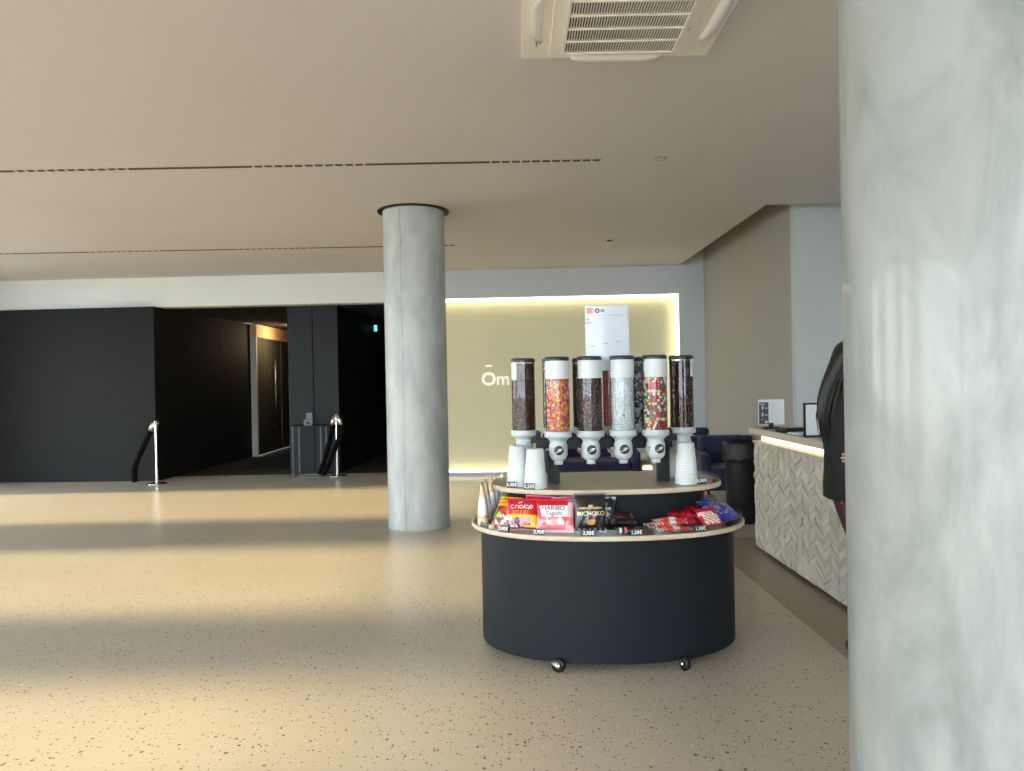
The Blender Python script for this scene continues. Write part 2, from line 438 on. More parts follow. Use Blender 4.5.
# black walls on the left
struct('wall_black', MB().add([(-9.6, 12.86, 0), (-5.93, 12.62, 0), (-5.70, 16.6, 0), (-9.6, 16.6, 0), (-9.6, 12.86, 2.9), (-5.93, 12.62, 2.9), (-5.70, 16.6, 2.9), (-9.6, 16.6, 2.9)],
       [(0, 3, 2, 1), (4, 5, 6, 7), (0, 1, 5, 4), (1, 2, 6, 5), (2, 3, 7, 6), (3, 0, 4, 7)]), 'wall_black')
struct('trim_wall_seam', MB().box(-5.80, -5.778, 15.16, 15.175, 0, 2.88), 'panel_charcoal')
struct('wall_pillar_block', MB().add([(-3.89, 13.28, 0), (-3.02, 13.24, 0), (-2.70, 19.5, 0), (-3.57, 19.5, 0), (-3.89, 13.28, 2.98), (-3.02, 13.24, 2.98), (-2.70, 19.5, 2.98), (-3.57, 19.5, 2.98)],
       [(0, 3, 2, 1), (4, 5, 6, 7), (0, 1, 5, 4), (1, 2, 6, 5), (2, 3, 7, 6), (3, 0, 4, 7)]), ['wall_black'])
# charcoal cladding panels on the front of the block
for xa, xb in ((-3.89, -3.46), (-3.452, -3.02)):
    o = MB().add([(xa, 13.24, 0.01), (xb, 13.225, 0.01), (xb, 13.262, 0.01), (xa, 13.275, 0.01), (xa, 13.24, 2.97), (xb, 13.225, 2.97), (xb, 13.262, 2.97), (xa, 13.275, 2.97)],
       [(0, 3, 2, 1), (4, 5, 6, 7), (0, 1, 5, 4), (1, 2, 6, 5), (2, 3, 7, 6), (3, 0, 4, 7)]).build('panel', 'panel_charcoal', bpy.data.objects['wall_pillar_block'])
struct('ceiling_corridor', MB().box(-6.4, -1.5, 12.92, 24, 2.92, 3.02), 'ceiling_black')
struct('wall_corridor_end', MB().box(-6.6, -1.4, 23.5, 23.7, 0, 3.0), 'wall_black')
struct('wall_corridor_right', MB().box(-1.62, -1.5, 12.9, 23.5, 0, 2.95), 'wall_black')
# door recess at the far end of the left corridor
struct('wall_corridor_left', MB().box(-6.1, -5.62, 19.6, 23.5, 0, 2.95), 'wall_black')
struct('trim_door_jamb', MB().box(-5.70, -5.575, 16.6, 16.68, 0, 2.62), 'jamb_white')
struct('trim_door_header', MB().box(-5.72, -5.56, 16.6, 19.6, 2.62, 2.90), 'warm_wood')
d = struct('door_1', MB().box(-5.66, -5.60, 16.68, 18.45, 0.02, 2.62, bev=0.004), 'door_grey')
h = MB(); h.tube([(-5.52, 17.75, 0.45), (-5.52, 17.75, 2.15)], 0.018, 10)
h.tube([(-5.52, 17.75, 0.62), (-5.60, 17.75, 0.62)], 0.012, 8); h.tube([(-5.52, 17.75, 1.98), (-5.60, 17.75, 1.98)], 0.012, 8)
h.build('door_handle', 'brushed_steel', d)
d2 = struct('door_2', MB().box(-5.66, -5.60, 18.47, 19.6, 0.02, 2.62, bev=0.004), 'door_grey')
MB().box(-5.606, -5.596, 18.455, 18.465, 0.02, 2.62).build('edge_strip', 'brushed_steel', d2)
cl = thing('cove_light', 'warm cove light over the corridor doors', 'light', (-4.9, 17.3, 2.86))
MB().box(-0.03, 0.03, -0.6, 0.6, -0.02, 0.05).build('housing', 'black_metal', cl)
MB().box(-0.05, -0.032, -0.55, 0.55, -0.01, 0.04).build('diffuser', 'led_warm', cl)
ld = bpy.data.lights.new('cove_lamp', 'AREA'); ld.shape = 'RECTANGLE'; ld.size = 1.0; ld.size_y = 0.04; ld.energy = 24; ld.color = (1, 0.72, 0.4)
lo = bpy.data.objects.new('cove_lamp', ld); COL.objects.link(lo); lo.parent = cl; lo.location = (-0.06, 0, 0.0); lo.rotation_euler = (Vector((-1, 0, -0.15))).to_track_quat('-Z', 'X').to_euler()

# right hand walls
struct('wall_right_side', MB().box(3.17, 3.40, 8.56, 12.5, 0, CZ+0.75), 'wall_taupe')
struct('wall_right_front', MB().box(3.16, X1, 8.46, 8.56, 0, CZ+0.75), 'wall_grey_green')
struct('wall_right', MB().box(X1, X1+0.2, Y0, 8.9, 0, CZ+0.85), 'wall_blue_grey')

# glazed facades outside the frame: left (the sun comes in here) and behind the camera
piers = [(-5.4, -4.9), (1.10, 2.75), (4.0, 5.15), (7.30, 8.75), (11.35, 13.2)]  # pier abreast of the near column is added to keep the sun off it
mb = MB()
for a, b in piers: mb.box(X0-0.25, X0, a, b, 0, CZ)
mb.box(X0-0.25, X0, -5.4, 13.2, 3.25, CZ+0.1)
struct('wall_left', mb, 'facade_frame')
wn = 1
for (a, b) in ((-4.9, 1.10), (2.75, 4.0), (5.15, 7.30), (8.75, 11.35)):
    o = struct('window_%d' % wn, MB().box(X0-0.14, X0-0.13, a+0.05, b-0.05, 0.05, 3.20), 'glass_pane'); wn += 1
    MB().box(X0-0.17, X0-0.10, a, b, 0, 0.05).box(X0-0.17, X0-0.10, a, b, 3.20, 3.25).box(X0-0.17, X0-0.10, a, a+0.05, 0.05, 3.2).box(X0-0.17, X0-0.10, b-0.05, b, 0.05, 3.2).build('window_frame', 'facade_frame', o)
mb = MB()
for x in [X0, -6.5, -3.4, -0.3, 2.8, 5.9]: mb.box(x-0.06, x+0.06, Y0-0.2, Y0, 0, CZ)
mb.box(X0, X1, Y0-0.2, Y0, 3.28, CZ+0.1)
struct('wall_rear', mb, 'facade_frame')
xs = [X0, -6.5, -3.4, -0.3, 2.8, 5.9]
for a, b in zip(xs, xs[1:]):
    o = struct('window_%d' % wn, MB().box(a+0.1, b-0.1, Y0-0.11, Y0-0.10, 0.05, 3.23), 'glass_pane'); wn += 1
    MB().box(a+0.06, b-0.06, Y0-0.14, Y0-0.07, 0, 0.05).box(a+0.06, b-0.06, Y0-0.14, Y0-0.07, 3.23, 3.28).box(a+0.06, b-0.06, Y0-0.14, Y0-0.07, 2.35, 2.41).build('window_frame', 'facade_frame', o)
struct('ground_outside', MB().box(-60, 40, -60, Y0-0.4, -0.3, -0.12).box(-60, X0-0.4, Y0-0.4, 60, -0.3, -0.12), 'pavement')

# ------------------------------------------------------------------ concrete columns
def column(x, y, r, m, label):
    o = thing('concrete_column', label, 'column', (x, y, 0))
    n = 96
    mb = MB(); mb.lathe([(r, 0.0), (r, CZ-0.0)], n)
    mb.build('shaft', m, o)
    MB().lathe([(r+0.055, CZ-0.012), (r+0.055, CZ-0.001), (r-0.01, CZ-0.001), (r-0.01, CZ-0.012)], n, close=True, sm=False).build('shadow_gap_ring', 'black_metal', o)
    MB().lathe([(r+0.002, 0.0), (r+0.002, 0.012), (r-0.005, 0.012), (r-0.005, 0)], n, close=True, sm=False).build('base_joint', 'grout', o)
    # formwork seam, a hair proud of the shaft
    a = R(-108)
    MB().tube([(math.cos(a)*(r-0.0005), math.sin(a)*(r-0.0005), 0.02), (math.cos(a)*(r-0.0005), math.sin(a)*(r-0.0005), CZ-0.02)], 0.004, 6).build('formwork_seam', m, o)
    return o
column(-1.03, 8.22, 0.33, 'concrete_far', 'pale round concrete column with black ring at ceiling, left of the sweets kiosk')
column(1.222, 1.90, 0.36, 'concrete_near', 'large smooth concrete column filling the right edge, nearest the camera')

# ------------------------------------------------------------------ ceiling fittings
def diffuser(y, xa, xb, label, dash, w):
    o = thing('slot_diffuser', label, 'air vent', (0, y, CZ))
    MB().box(xa, xb, -w/2, w/2, -0.004, -0.0005).build('slot', 'acu_dark', o)
    mb = MB(); x = xb; k = 0
    while x > xa:
        run = 1.0
        if k % 2 == 0:
            t = x
            while t > max(xa, x-run):
                mb.box(t-0.018, t, -w/2-0.001, w/2+0.001, -0.006, -0.0008); t -= dash
        x -= run; k += 1
    b = mb.build('bridge_pieces', 'ceiling_paint', o); b['kind'] = 'stuff'
diffuser(6.42, -9.0, 0.80, 'long dark slot diffuser in the ceiling nearer the camera', 0.085, 0.045)
diffuser(10.28, -9.0, -0.72, 'long thin slot diffuser in the ceiling near the back wall', 0.085, 0.045)
def downlight(x, y, r, label, dark):
    o = thing('downlight', label, 'downlight', (x, y, CZ))
    MB().lathe([(r, -0.001), (r, -0.007), (r-0.012, -0.009), (r-0.014, -0.001)], 32, close=True).build('trim_ring', 'acu_dark' if dark else 'brushed_steel', o)
    MB().lathe([(0, -0.0015), (r-0.013, -0.003)], 32).build('lens', 'acu_dark' if dark else 'paper_white', o)
downlight(1.285, 6.41, 0.05, 'round metal downlight in the ceiling right of the air conditioner', False)
downlight(1.34, 10.15, 0.042, 'small dark round downlight in the ceiling near the back wall', True)

# ceiling cassette air conditioner
ac = thing('air_conditioner', 'cream ceiling cassette air conditioner with slatted central grille', 'air conditioner', (0.612, 3.80, CZ))
S = 0.525
def rrect(hw, hh, r, n=8):
    out = []
    for cx, cy, a in ((hw-r, hh-r, 0), (-hw+r, hh-r, 90), (-hw+r, -hh+r, 180), (hw-r, -hh+r, 270)):
        for i in range(n+1):
            t = R(a + 90*i/n); out.append((cx + r*math.cos(t), cy + r*math.sin(t)))
    return out
MB().prism(rrect(S, S, 0.02), -0.022, 0).build('panel', 'acu_white', ac)
MB().prism(rrect(S-0.075, S-0.055, 0.17), -0.034, -0.022).build('outlet_rim', 'acu_dark', ac)
mbi = MB(); mbi.prism(rrect(S-0.082, S-0.062, 0.165), -0.045, -0.034)
mbi.build('inner_cover', 'acu_white', ac)
gx, gy = 0.30, 0.355
MB().box(-gx-0.075, gx+0.075, -gy-0.03, gy+0.045, -0.056, -0.044, bev=0.004).build('intake_frame', 'acu_white', ac)
MB().box(-gx, gx, -gy, gy, -0.0595, -0.057).build('filter', 'acu_dark', ac)
mb = MB(); n = 44
for i in range(n):
    x = -gx + (i+0.5)*2*gx/n
    mb.box(x-0.0023, x+0.0023, -gy, gy, -0.071, -0.060)
g = mb.build('slats', 'acu_white', ac); g['kind'] = 'stuff'
for k in range(6):
    y = -gy + k*2*gy/5
    MB().box(-gx-0.004, gx+0.004, y-0.006, y+0.006, -0.075, -0.060).build('crossbar', 'acu_white', ac)
for sx in (-1, 1): MB().box(sx*gx-0.006, sx*gx+0.006, -gy, gy, -0.075, -0.060).build('grille_edge', 'acu_white', ac)
def flap(axis, sgnv):
    # a long swing flap with pointed ends, hung open a little
    mb = MB(); L, W = 0.25, 0.075; n = 14; vs = []; fs = []
    for i in range(n+1):
        u = -1 + 2*i/n
        w = W*(1-abs(u)**4*0.75)
        for j, (q, dz) in enumerate(((0, 0), (w*0.5, -0.018), (w, -0.030), (w, -0.036), (w*0.45, -0.026), (0, -0.008))):
            vs.append((u*L, q, dz))
    for i in range(n):
        for j in range(6): fs.append((i*6+j, i*6+(j+1) % 6, (i+1)*6+(j+1) % 6, (i+1)*6+j))
    fs += [tuple(range(5, -1, -1)), tuple(n*6+j for j in range(6))]
    mb.add(vs, fs, 0, True)
    rz = {('y', 1): 0, ('y', -1): PI, ('x', 1): -PI/2, ('x', -1): PI/2}[(axis, sgnv)]
    dist = S-0.095 if axis == 'y' else S-0.115
    loc = (0, sgnv*dist, -0.030) if axis == 'y' else (sgnv*dist, 0, -0.030)
    mb.build('air_flap', 'acu_flap', ac, loc, (0, 0, rz))
for a_, s_ in (('y', 1), ('y', -1), ('x', 1), ('x', -1)): flap(a_, s_)
MB().box(gx+0.03, gx+0.036, 0.10, 0.135, -0.0575, -0.0562).build('badge', 'print_grey', ac)
# ------------------------------------------------------------------ corridor furniture
def stanchion(x, y, h, label, rope_label, side):
    o = thing('barrier_post', label, 'barrier post', (x, y, 0), 0, 'barrier posts by the black walls')
    MB().lathe([(0, 0), (0.16, 0), (0.16, 0.012), (0.12, 0.024), (0.03, 0.034), (0.03, 0.03)], 32).build('base', 'chrome', o)
    MB().lathe([(0.0235, 0.03), (0.0235, h-0.1)], 20).build('pole', 'chrome', o)
    MB().lathe([(0.03, h-0.13), (0.034, h-0.10), (0.034, h-0.035), (0.028, h-0.028), (0.03, h-0.012), (0.02, h), (0, h+0.004)], 20).build('cap', 'chrome', o)
    for k in range(4):
        a = PI/2*k + PI/4
        MB().tube([(0.03*math.cos(a), 0.03*math.sin(a), h-0.055), (0.05*math.cos(a), 0.05*math.sin(a), h-0.05), (0.052*math.cos(a), 0.052*math.sin(a), h-0.03)], 0.005, 6).build('hook', 'chrome', o)
    return o
stanchion(-5.74, 12.22, 1.02, 'chrome barrier post at the corner of the long black wall', '', 0)
stanchion(-2.98, 12.83, 1.05, 'chrome barrier post beside the wire table', '', 0)
def rope(pts, ends, label, name='barrier_rope'):
    o = thing(name, label, 'rope', pts[0])
    b = Vector(pts[0])
    P = [Vector(p)-b for p in pts]
    # smooth the path
    out = []
    for i in range(len(P)-1):
        p0, p1, p2, p3 = P[max(i-1, 0)], P[i], P[i+1], P[min(i+2, len(P)-1)]
        for k in range(6):
            t = k/6
            out.append(0.5*((2*p1) + (p2-p0)*t + (2*p0-5*p1+4*p2-p3)*t*t + (3*p1-p0-3*p2+p3)*t**3))
    out.append(P[-1])
    MB().tube(out, 0.042, 12).build('rope', 'velvet_black', o)
    for e, d in ends:
        e = Vector(e)-b; d = Vector(d).normalized()
        MB().tube([e, e+d*0.045, e+d*0.13], [0.022, 0.032, 0.046], 14).build('end_ferrule', 'chrome', o)
rope([(-5.83, 12.22, 0.85), (-5.88, 12.20, 0.72), (-5.98, 12.18, 0.5), (-6.06, 12.16, 0.28), (-6.06, 12.15, 0.10), (-6.05, 12.15, 0.045)],
     [((-5.785, 12.22, 0.985), (-0.045, 0.0, -0.13))], 'black velvet rope hanging from the post at the black wall corner')
rope([(-3.03, 12.80, 0.86), (-3.06, 12.78, 0.70), (-3.12, 12.74, 0.45), (-3.18, 12.70, 0.22), (-3.24, 12.66, 0.05)],
     [((-3.02, 12.80, 0.99), (-0.02, 0.0, -0.13))], 'black velvet rope hanging straight to the floor beside the wire table')
rope([(-2.90, 12.83, 0.86), (-2.90, 12.80, 0.70), (-2.98, 12.74, 0.5), (-3.06, 12.69, 0.28), (-3.16, 12.62, 0.05)],
     [((-2.93, 12.83, 0.99), (0.03, 0.0, -0.13))], 'black velvet rope crossing in front of the post by the wire table')
# wire side table
wt = thing('wire_table', 'thin black wire-frame pedestal table against the charcoal pillar', 'table', (-3.46, 12.93, 0))
hw, hd, hh = 0.235, 0.19, 0.86
for sx in (-1, 1):
    for sy in (-1, 1):
        MB().box(sx*hw-0.009, sx*hw+0.009, sy*hd-0.009, sy*hd+0.009, 0, hh-0.012).build('leg', 'wire_grey', wt)
for sy in (-1, 1): MB().box(-hw, hw, sy*hd-0.008, sy*hd+0.008, 0.0, 0.016).build('stretcher', 'wire_grey', wt)
for sx in (-1, 1): MB().box(sx*hw-0.008, sx*hw+0.008, -hd, hd, 0.0, 0.016).build('stretcher', 'wire_grey', wt)
MB().box(-hw-0.01, hw+0.05, -hd-0.01, hd+0.01, hh-0.012, hh+0.004, bev=0.003).build('table_top', 'panel_charcoal', wt)
tm = thing('card_holder', 'small grey card holder with notice standing on the wire table', 'card holder', (-3.45, 12.86, 0.864))
MB().box(-0.075, 0.075, -0.05, 0.05, 0, 0.10, bev=0.006).build('box', 'holder_grey', tm)
MB().box(-0.05, 0.05, 0.02, 0.03, 0.10, 0.21).build('card', 'holder_grey', tm)
MB().box(-0.025, 0.025, -0.053, -0.0505, 0.03, 0.06).build('slot', 'black_plastic', tm)
# exit sign
ex = thing('exit_sign', 'small blue-green lit exit sign high on the black corridor wall', 'exit sign', (-2.83, 15.7, 2.62))
MB().box(-0.10, 0.075, -0.02, 0.02, 0, 0.14, bev=0.004).build('housing', 'black_plastic', ex)
MB().box(0.01, 0.07, -0.024, -0.0205, 0.01, 0.13).build('lit_face', 'exit_cyan', ex)
fg = MB(); fg.box(0.03, 0.05, -0.0265, -0.0245, 0.04, 0.12); fg.box(0.02, 0.035, -0.0265, -0.0245, 0.02, 0.045)
fg.build('arrow_figure', 'sign_white', ex)
MB().box(-0.01, 0.01, -0.01, 0.01, 0.16, 0.30).build('hanger', 'black_metal', ex)

# ------------------------------------------------------------------ sofas, coffee table, bin
def sofa(x, y, w, label, seams):
    o = thing('sofa', label, 'sofa', (x, y, 0))
    MB().box(-w/2, w/2, 0.0, 0.82, 0.16, 0.30, bev=0.03).build('base', 'sofa_navy', o)
    n = seams
    sw = (w-0.24)/n
    for i in range(n):
        a = -w/2+0.12+i*sw
        MB().box(a+0.004, a+sw-0.004, 0.0, 0.62, 0.30, 0.44, bev=0.035).build('seat_cushion', 'sofa_navy', o)
        MB().box(a+0.004, a+sw-0.004, 0.60, 0.80, 0.40, 0.79, bev=0.05).build('back_cushion', 'sofa_navy', o)
    MB().box(-w/2, w/2, 0.72, 0.86, 0.2, 0.775, bev=0.03).build('backrest', 'sofa_navy', o)
    for sx in (-1, 1):
        MB().box(sx*(w/2-0.06)-0.06, sx*(w/2-0.06)+0.06, 0.0, 0.82, 0.26, 0.62, bev=0.04).build('armrest', 'sofa_navy', o)
        for yy in (0.08, 0.74):
            MB().lathe([(0.013, 0), (0.02, 0.17)], 12, M=Matrix.Translation((sx*(w/2-0.1), yy, 0))).build('leg', 'black_metal', o)
    return o
sofa(1.08, 10.3, 1.30, 'navy blue two-seat sofa behind the row of sweet dispensers', 2)
sofa(2.72, 9.25, 0.86, 'navy blue armchair between the kiosk and the black bin', 1)
cu = thing('scatter_cushion', 'navy cushion propped on top of the armchair back', 'cushion', (2.46, 9.97, 0.785))
MB().box(-0.11, 0.11, -0.06, 0.06, 0, 0.11, bev=0.045).build('cushion', 'sofa_navy', cu)
ct = thing('coffee_table', 'low pale wooden coffee table by the navy sofa', 'table', (2.08, 11.0, 0))
MB().box(-0.32, 0.32, -0.28, 0.28, 0.33, 0.40, bev=0.01).build('table_top', 'pale_wood', ct)
for sx in (-0.28, 0.0, 0.28):
    MB().box(sx-0.03, sx+0.03, -0.24, 0.24, 0, 0.33).build('leg', 'pale_wood', ct)
tr = thing('table_tray', 'small black dish standing on the low coffee table', 'dish', (2.0, 10.9, 0.40))
MB().lathe([(0, 0), (0.06, 0), (0.08, 0.03), (0.075, 0.03), (0.055, 0.008), (0, 0.008)], 24).build('dish', 'black_plastic', tr)
MB().lathe([(0.012, 0.008), (0.012, 0.07), (0.03, 0.09), (0, 0.10)], 16).build('knob', 'black_plastic', tr)

bn = thing('waste_bin', 'tall round black waste bin with black liner bag beside the counter', 'bin', (2.49, 8.15, 0))
MB().lathe([(0, 0.004), (0.19, 0.0), (0.20, 0.02), (0.215, 0.80), (0.222, 0.84), (0.212, 0.84), (0.20, 0.80), (0.18, 0.03), (0, 0.03)], 48).build('body', 'black_plastic', bn)
# crumpled bag: folded over the rim
mb = MB(); n = 96; vs = []; fs = []
prof = [(0.196, 0.60), (0.204, 0.82), (0.222, 0.862), (0.236, 0.845), (0.240, 0.78), (0.236, 0.70), (0.238, 0.66), (0.228, 0.655)]
rnd = random.Random(3)
ph = [rnd.uniform(0, 6.28) for _ in range(12)]
for j, (r, z) in enumerate(prof):
    for i in range(n):
        t = 2*PI*i/n
        wv = sum(math.sin(t*k + ph[k % 12] + j*0.9)/k**0.5 for k in (5, 9, 14, 21, 33))*0.004*(0.3 if j < 2 else 1)
        hz = 0 if j < 4 else sum(math.sin(t*k + ph[(k+3) % 12]) for k in (3, 7, 11, 17))*0.008*(j-3)/4
        if j >= 2: wv = max(wv, -0.006)
        vs.append(((r+wv)*math.cos(t), (r+wv)*math.sin(t), z+hz))
for j in range(len(prof)-1):
    for i in range(n): fs.append((j*n+i, j*n+(i+1) % n, (j+1)*n+(i+1) % n, (j+1)*n+i))
mb.add(vs, fs, 0, True); mb.build('liner_bag', 'bin_bag', bn)

# ------------------------------------------------------------------ service counter with chevron tile front
CX, CY0, CY1 = 2.158, 3.5, 6.84
ct = thing('service_counter', 'long reception counter with relief chevron tile front and glowing strip', 'counter', (0, 0, 0))
MB().box(CX+0.02, 2.85, CY0, CY1, 0.03, 0.975).build('body', 'grout', ct)
MB().box(CX+0.06, 2.80, CY0+0.02, CY1-0.05, 0, 0.03).build('plinth', 'black_metal', ct)
MB().box(CX+0.10, 2.80, CY0, CY1-0.02, 0.975, 1.035).build('strip_recess', 'counter_stone', ct)
MB().box(CX-0.005, CX+0.15, CY0, CY1, 0.960, 0.978).build('ledge', 'counter_stone', ct)
MB().box(CX+0.07, CX+0.10, CY0, CY1-0.03, 0.979, 1.034).build('light_strip', 'led_warm', ct)
MB().box(CX-0.018, 2.95, CY0, CY1+0.06, 1.035, 1.09, bev=0.006).build('worktop', 'counter_stone', ct)
# chevron tiles: columns of slanted parallelograms, each its own piece
cw, th, slope = 0.125, 0.056, 0.072
ncol = int((CY1-CY0)/cw); tm_cache = {}
def clip_poly(poly, z0, z1):
    def cut(pl, f):
        out = []
        for i in range(len(pl)):
            a, b = pl[i], pl[(i+1) % len(pl)]
            fa, fb = f(a), f(b)
            if fa >= 0: out.append(a)
            if (fa > 0 and fb < 0) or (fa < 0 and fb > 0):
                t = fa/(fa-fb); out.append((a[0]+(b[0]-a[0])*t, a[1]+(b[1]-a[1])*t))
        return out
    pl = cut(poly, lambda p: p[1]-z0)
    if len(pl) > 2: pl = cut(pl, lambda p: z1-p[1])
    return pl
rt = random.Random(11)
G = 0.003
n_tile = 0
field = MB()
for c in range(ncol):
    ya = CY1 - (c+1)*cw; yb = CY1 - c*cw
    up = slope if c % 2 else -slope
    for r_ in range(-2, 19):
        zb = 0.033 + r_*th
        poly = [(ya+G/2, zb+G/2), (yb-G/2, zb+G/2+up), (yb-G/2, zb+th-G/2+up), (ya+G/2, zb+th-G/2)]
        poly = clip_poly(poly, 0.033, 0.958)
        if len(poly) < 3: continue
        cz = sum(p[1] for p in poly)/len(poly)
        if max(p[1] for p in poly)-min(p[1] for p in poly) < 0.012: continue
        d0 = rt.uniform(0.002, 0.009); ty = rt.uniform(-0.03, 0.03); tz = rt.uniform(-0.09, 0.09)
        cy_ = sum(p[0] for p in poly)/len(poly)
        vs = [(CX+0.02 - 0.006 - d0 + (p[0]-cy_)*ty + (p[1]-cz)*tz, p[0], p[1]) for p in poly] + [(CX+0.022, p[0], p[1]) for p in poly]
        k = len(poly)
        fs = [tuple(range(k)), tuple(range(2*k-1, k-1, -1))] + [(i, k+i, k+(i+1) % k, (i+1) % k) for i in range(k)]
        mc = rt.choice((0, 0, 1, 2))
        if n_tile < 300: MB().add(vs, fs).build('tile', ('tile_stone', 'tile_stone_b', 'tile_stone_c')[mc], ct)
        else: field.add(vs, fs, mc)
        n_tile += 1
field.build('tile_field', ['tile_stone', 'tile_stone_b', 'tile_stone_c'], ct)['kind'] = 'stuff'

# things on the counter
md = thing('menu_display', 'white menu card with black photo panel on a small black foot', 'menu card', (2.262, 6.66, 1.09), R(-6))
MB().box(-0.07, 0.07, -0.05, 0.05, 0, 0.014, bev=0.003).box(-0.02, 0.02, -0.012, 0.012, 0.012, 0.05).build('foot', 'black_plastic', md)
MB().box(-0.105, 0.115, -0.006, 0.006, 0.035, 0.255).build('card', 'paper_white', md)
MB().box(-0.100, -0.020, -0.0085, -0.0062, 0.042, 0.232).build('photo_panel', 'print_dark', md)
mp = MB()
for (px_, pz, w_, h_) in ((-0.08, 0.185, 0.012, 0.03), (-0.08, 0.125, 0.012, 0.032), (-0.05, 0.06, 0.02, 0.02), (-0.085, 0.215, 0.05, 0.006), (-0.05, 0.18, 0.02, 0.008), (-0.05, 0.12, 0.02, 0.008), (-0.085, 0.08, 0.02, 0.006)):
    mp.box(px_-w_/2+0.01, px_+w_/2+0.01, -0.0105, -0.0087, pz-h_/2, pz+h_/2)
mp.build('photo_print', 'paper_white', md)
mp = MB()
for i in range(11): mp.box(0.0, 0.02+0.08*rt.random(), -0.0075, -0.0062, 0.215-i*0.016, 0.218-i*0.016)
mp.build('text_lines', 'print_pale', md)
pt = thing('payment_terminal', 'flat black keypad lying on the counter between the two menus', 'keypad', (2.30, 6.18, 1.09), R(4))
MB().box(-0.13, 0.17, -0.10, 0.10, 0, 0.028, bev=0.008).build('body', 'black_plastic', pt)
for i in range(5):
    for j in range(3): MB().box(-0.10+i*0.045, -0.065+i*0.045, -0.07+j*0.045, -0.035+j*0.045, 0.028, 0.033).build('key', 'panel_charcoal', pt)
pap = tag(MB().box(-0.14, 0.16, -0.10, 0.10, 0, 0.012).build('paper_pile', 'paper_white', None, (2.33, 5.95, 1.0905), (0, 0, R(3))), 'thin pale pile of papers in front of the keypad', 'papers')
fm = thing('framed_menu', 'folded menu in a black frame standing nearest on the counter', 'menu card', (2.232, 5.66, 1.09), R(8))
mb = MB()
W_, H_ = 0.135, 0.255
mb.box(-W_/2, W_/2, -0.008, 0.008, 0, 0.014).box(-W_/2, W_/2, -0.008, 0.008, H_-0.014, H_).box(-W_/2, -W_/2+0.012, -0.008, 0.008, 0.014, H_-0.014).box(W_/2-0.012, W_/2, -0.008, 0.008, 0.014, H_-0.014)
mb.build('frame', 'black_plastic', fm)
MB().box(-W_/2+0.012, W_/2-0.012, -0.003, 0.003, 0.014, H_-0.014).build('sheet', 'paper_white', fm)
mp = MB()
mp.box(-0.012, 0.012, -0.005, -0.0032, 0.222, 0.228)
for i in range(9): mp.box(-0.045+0.02*rt.random(), 0.045-0.02*rt.random(), -0.005, -0.0032, 0.20-i*0.02, 0.202-i*0.02)
mp.build('text_lines', 'print_pale', fm)
Mq = Matrix.Translation((W_/2, 0, 0)) @ Matrix.Rotation(R(62), 4, 'Z')
MB().box(0, W_, -0.008, 0.008, 0, 0.014, M=Mq).box(0, W_, -0.008, 0.008, H_-0.014, H_, M=Mq).box(0, 0.012, -0.008, 0.008, 0.014, H_-0.014, M=Mq).box(W_-0.012, W_, -0.008, 0.008, 0.014, H_-0.014, M=Mq).build('side_frame', 'black_plastic', fm)
MB().box(0.012, W_-0.012, -0.003, 0.003, 0.014, H_-0.014, M=Mq).build('side_sheet', 'print_dark', fm)

# ------------------------------------------------------------------ the sweets kiosk
KX, KY = 0.545, 4.55
T1, T2 = 0.73, 0.947          # tops of the lower and the upper tray
E = 2.3
def epoint(a, b, t, e=E):
    c, s = math.cos(t), math.sin(t)
    return (a*math.copysign(abs(c)**(2/e), c), b*math.copysign(abs(s)**(2/e), s))
kk = thing('sweets_kiosk', 'oval two-tier dark kiosk with pale wooden trays on casters', 'kiosk', (KX, KY, 0))
def drum(a, b, z0, z1, name):
    pl = ell(a, b, 160, e=2.15); n = len(pl)
    mb = MB()
    mb.add([(x, y, z0) for x, y in pl] + [(x, y, z1) for x, y in pl], [(i, (i+1) % n, n+(i+1) % n, n+i) for i in range(n)], 0, True)
    mb.add([(x, y, z0) for x, y in pl], [tuple(range(n-1, -1, -1))]); mb.add([(x, y, z1) for x, y in pl], [tuple(range(n))])
    mb.build(name, 'kiosk_navy', kk)
def tray(a, b, z0, z1, name):
    n = 160
    rings = [(0.0, z0), (0.004, z0+0.004), (0.004, z1-0.004), (0.0, z1)]
    mb = MB(); vs = []; fs = []
    for q, z in rings: vs += [(x, y, z) for x, y in ell(a-0.004+q, b-0.004+q, n, e=E)]
    for j in range(3): fs += [(j*n+i, j*n+(i+1) % n, (j+1)*n+(i+1) % n, (j+1)*n+i) for i in range(n)]
    mb.add(vs, fs, 0, True)
    mb.add(vs[:n], [tuple(range(n-1, -1, -1))]); 
    mb.add(vs[3*n:], [tuple(range(n))], 1)
    o = mb.build(name, ['pale_wood', 'tray_top'], kk)
    return o
drum(0.745, 0.545, 0.042, 0.704, 'lower_drum')
drum(0.585, 0.335, 0.73, 0.919, 'upper_drum')
tray(0.80, 0.60, 0.704, T1, 'lower_tray')
tray(0.68, 0.42, 0.919, T2, 'upper_tray')
def guard(a, b, z, h, t0, t1, name):
    n = 80; vs = []; fs = []
    for i in range(n+1):
        t = t0+(t1-t0)*i/n
        for q in (0, 0.003):
            x, y = epoint(a+q, b+q, t); vs += [(x, y, z), (x, y, z+h)]
    for i in range(n):
        k = 4*i
        fs += [(k, k+4, k+5, k+1), (k+2, k+3, k+7, k+6), (k+1, k+5, k+7, k+3)]
    MB().add(vs, fs, 0, False).build(name, 'acrylic', kk)
guard(0.785, 0.585, T1, 0.030, R(-172), R(28), 'lower_guard')
guard(0.665, 0.405, T2, 0.020, R(-30), R(60), 'upper_guard')
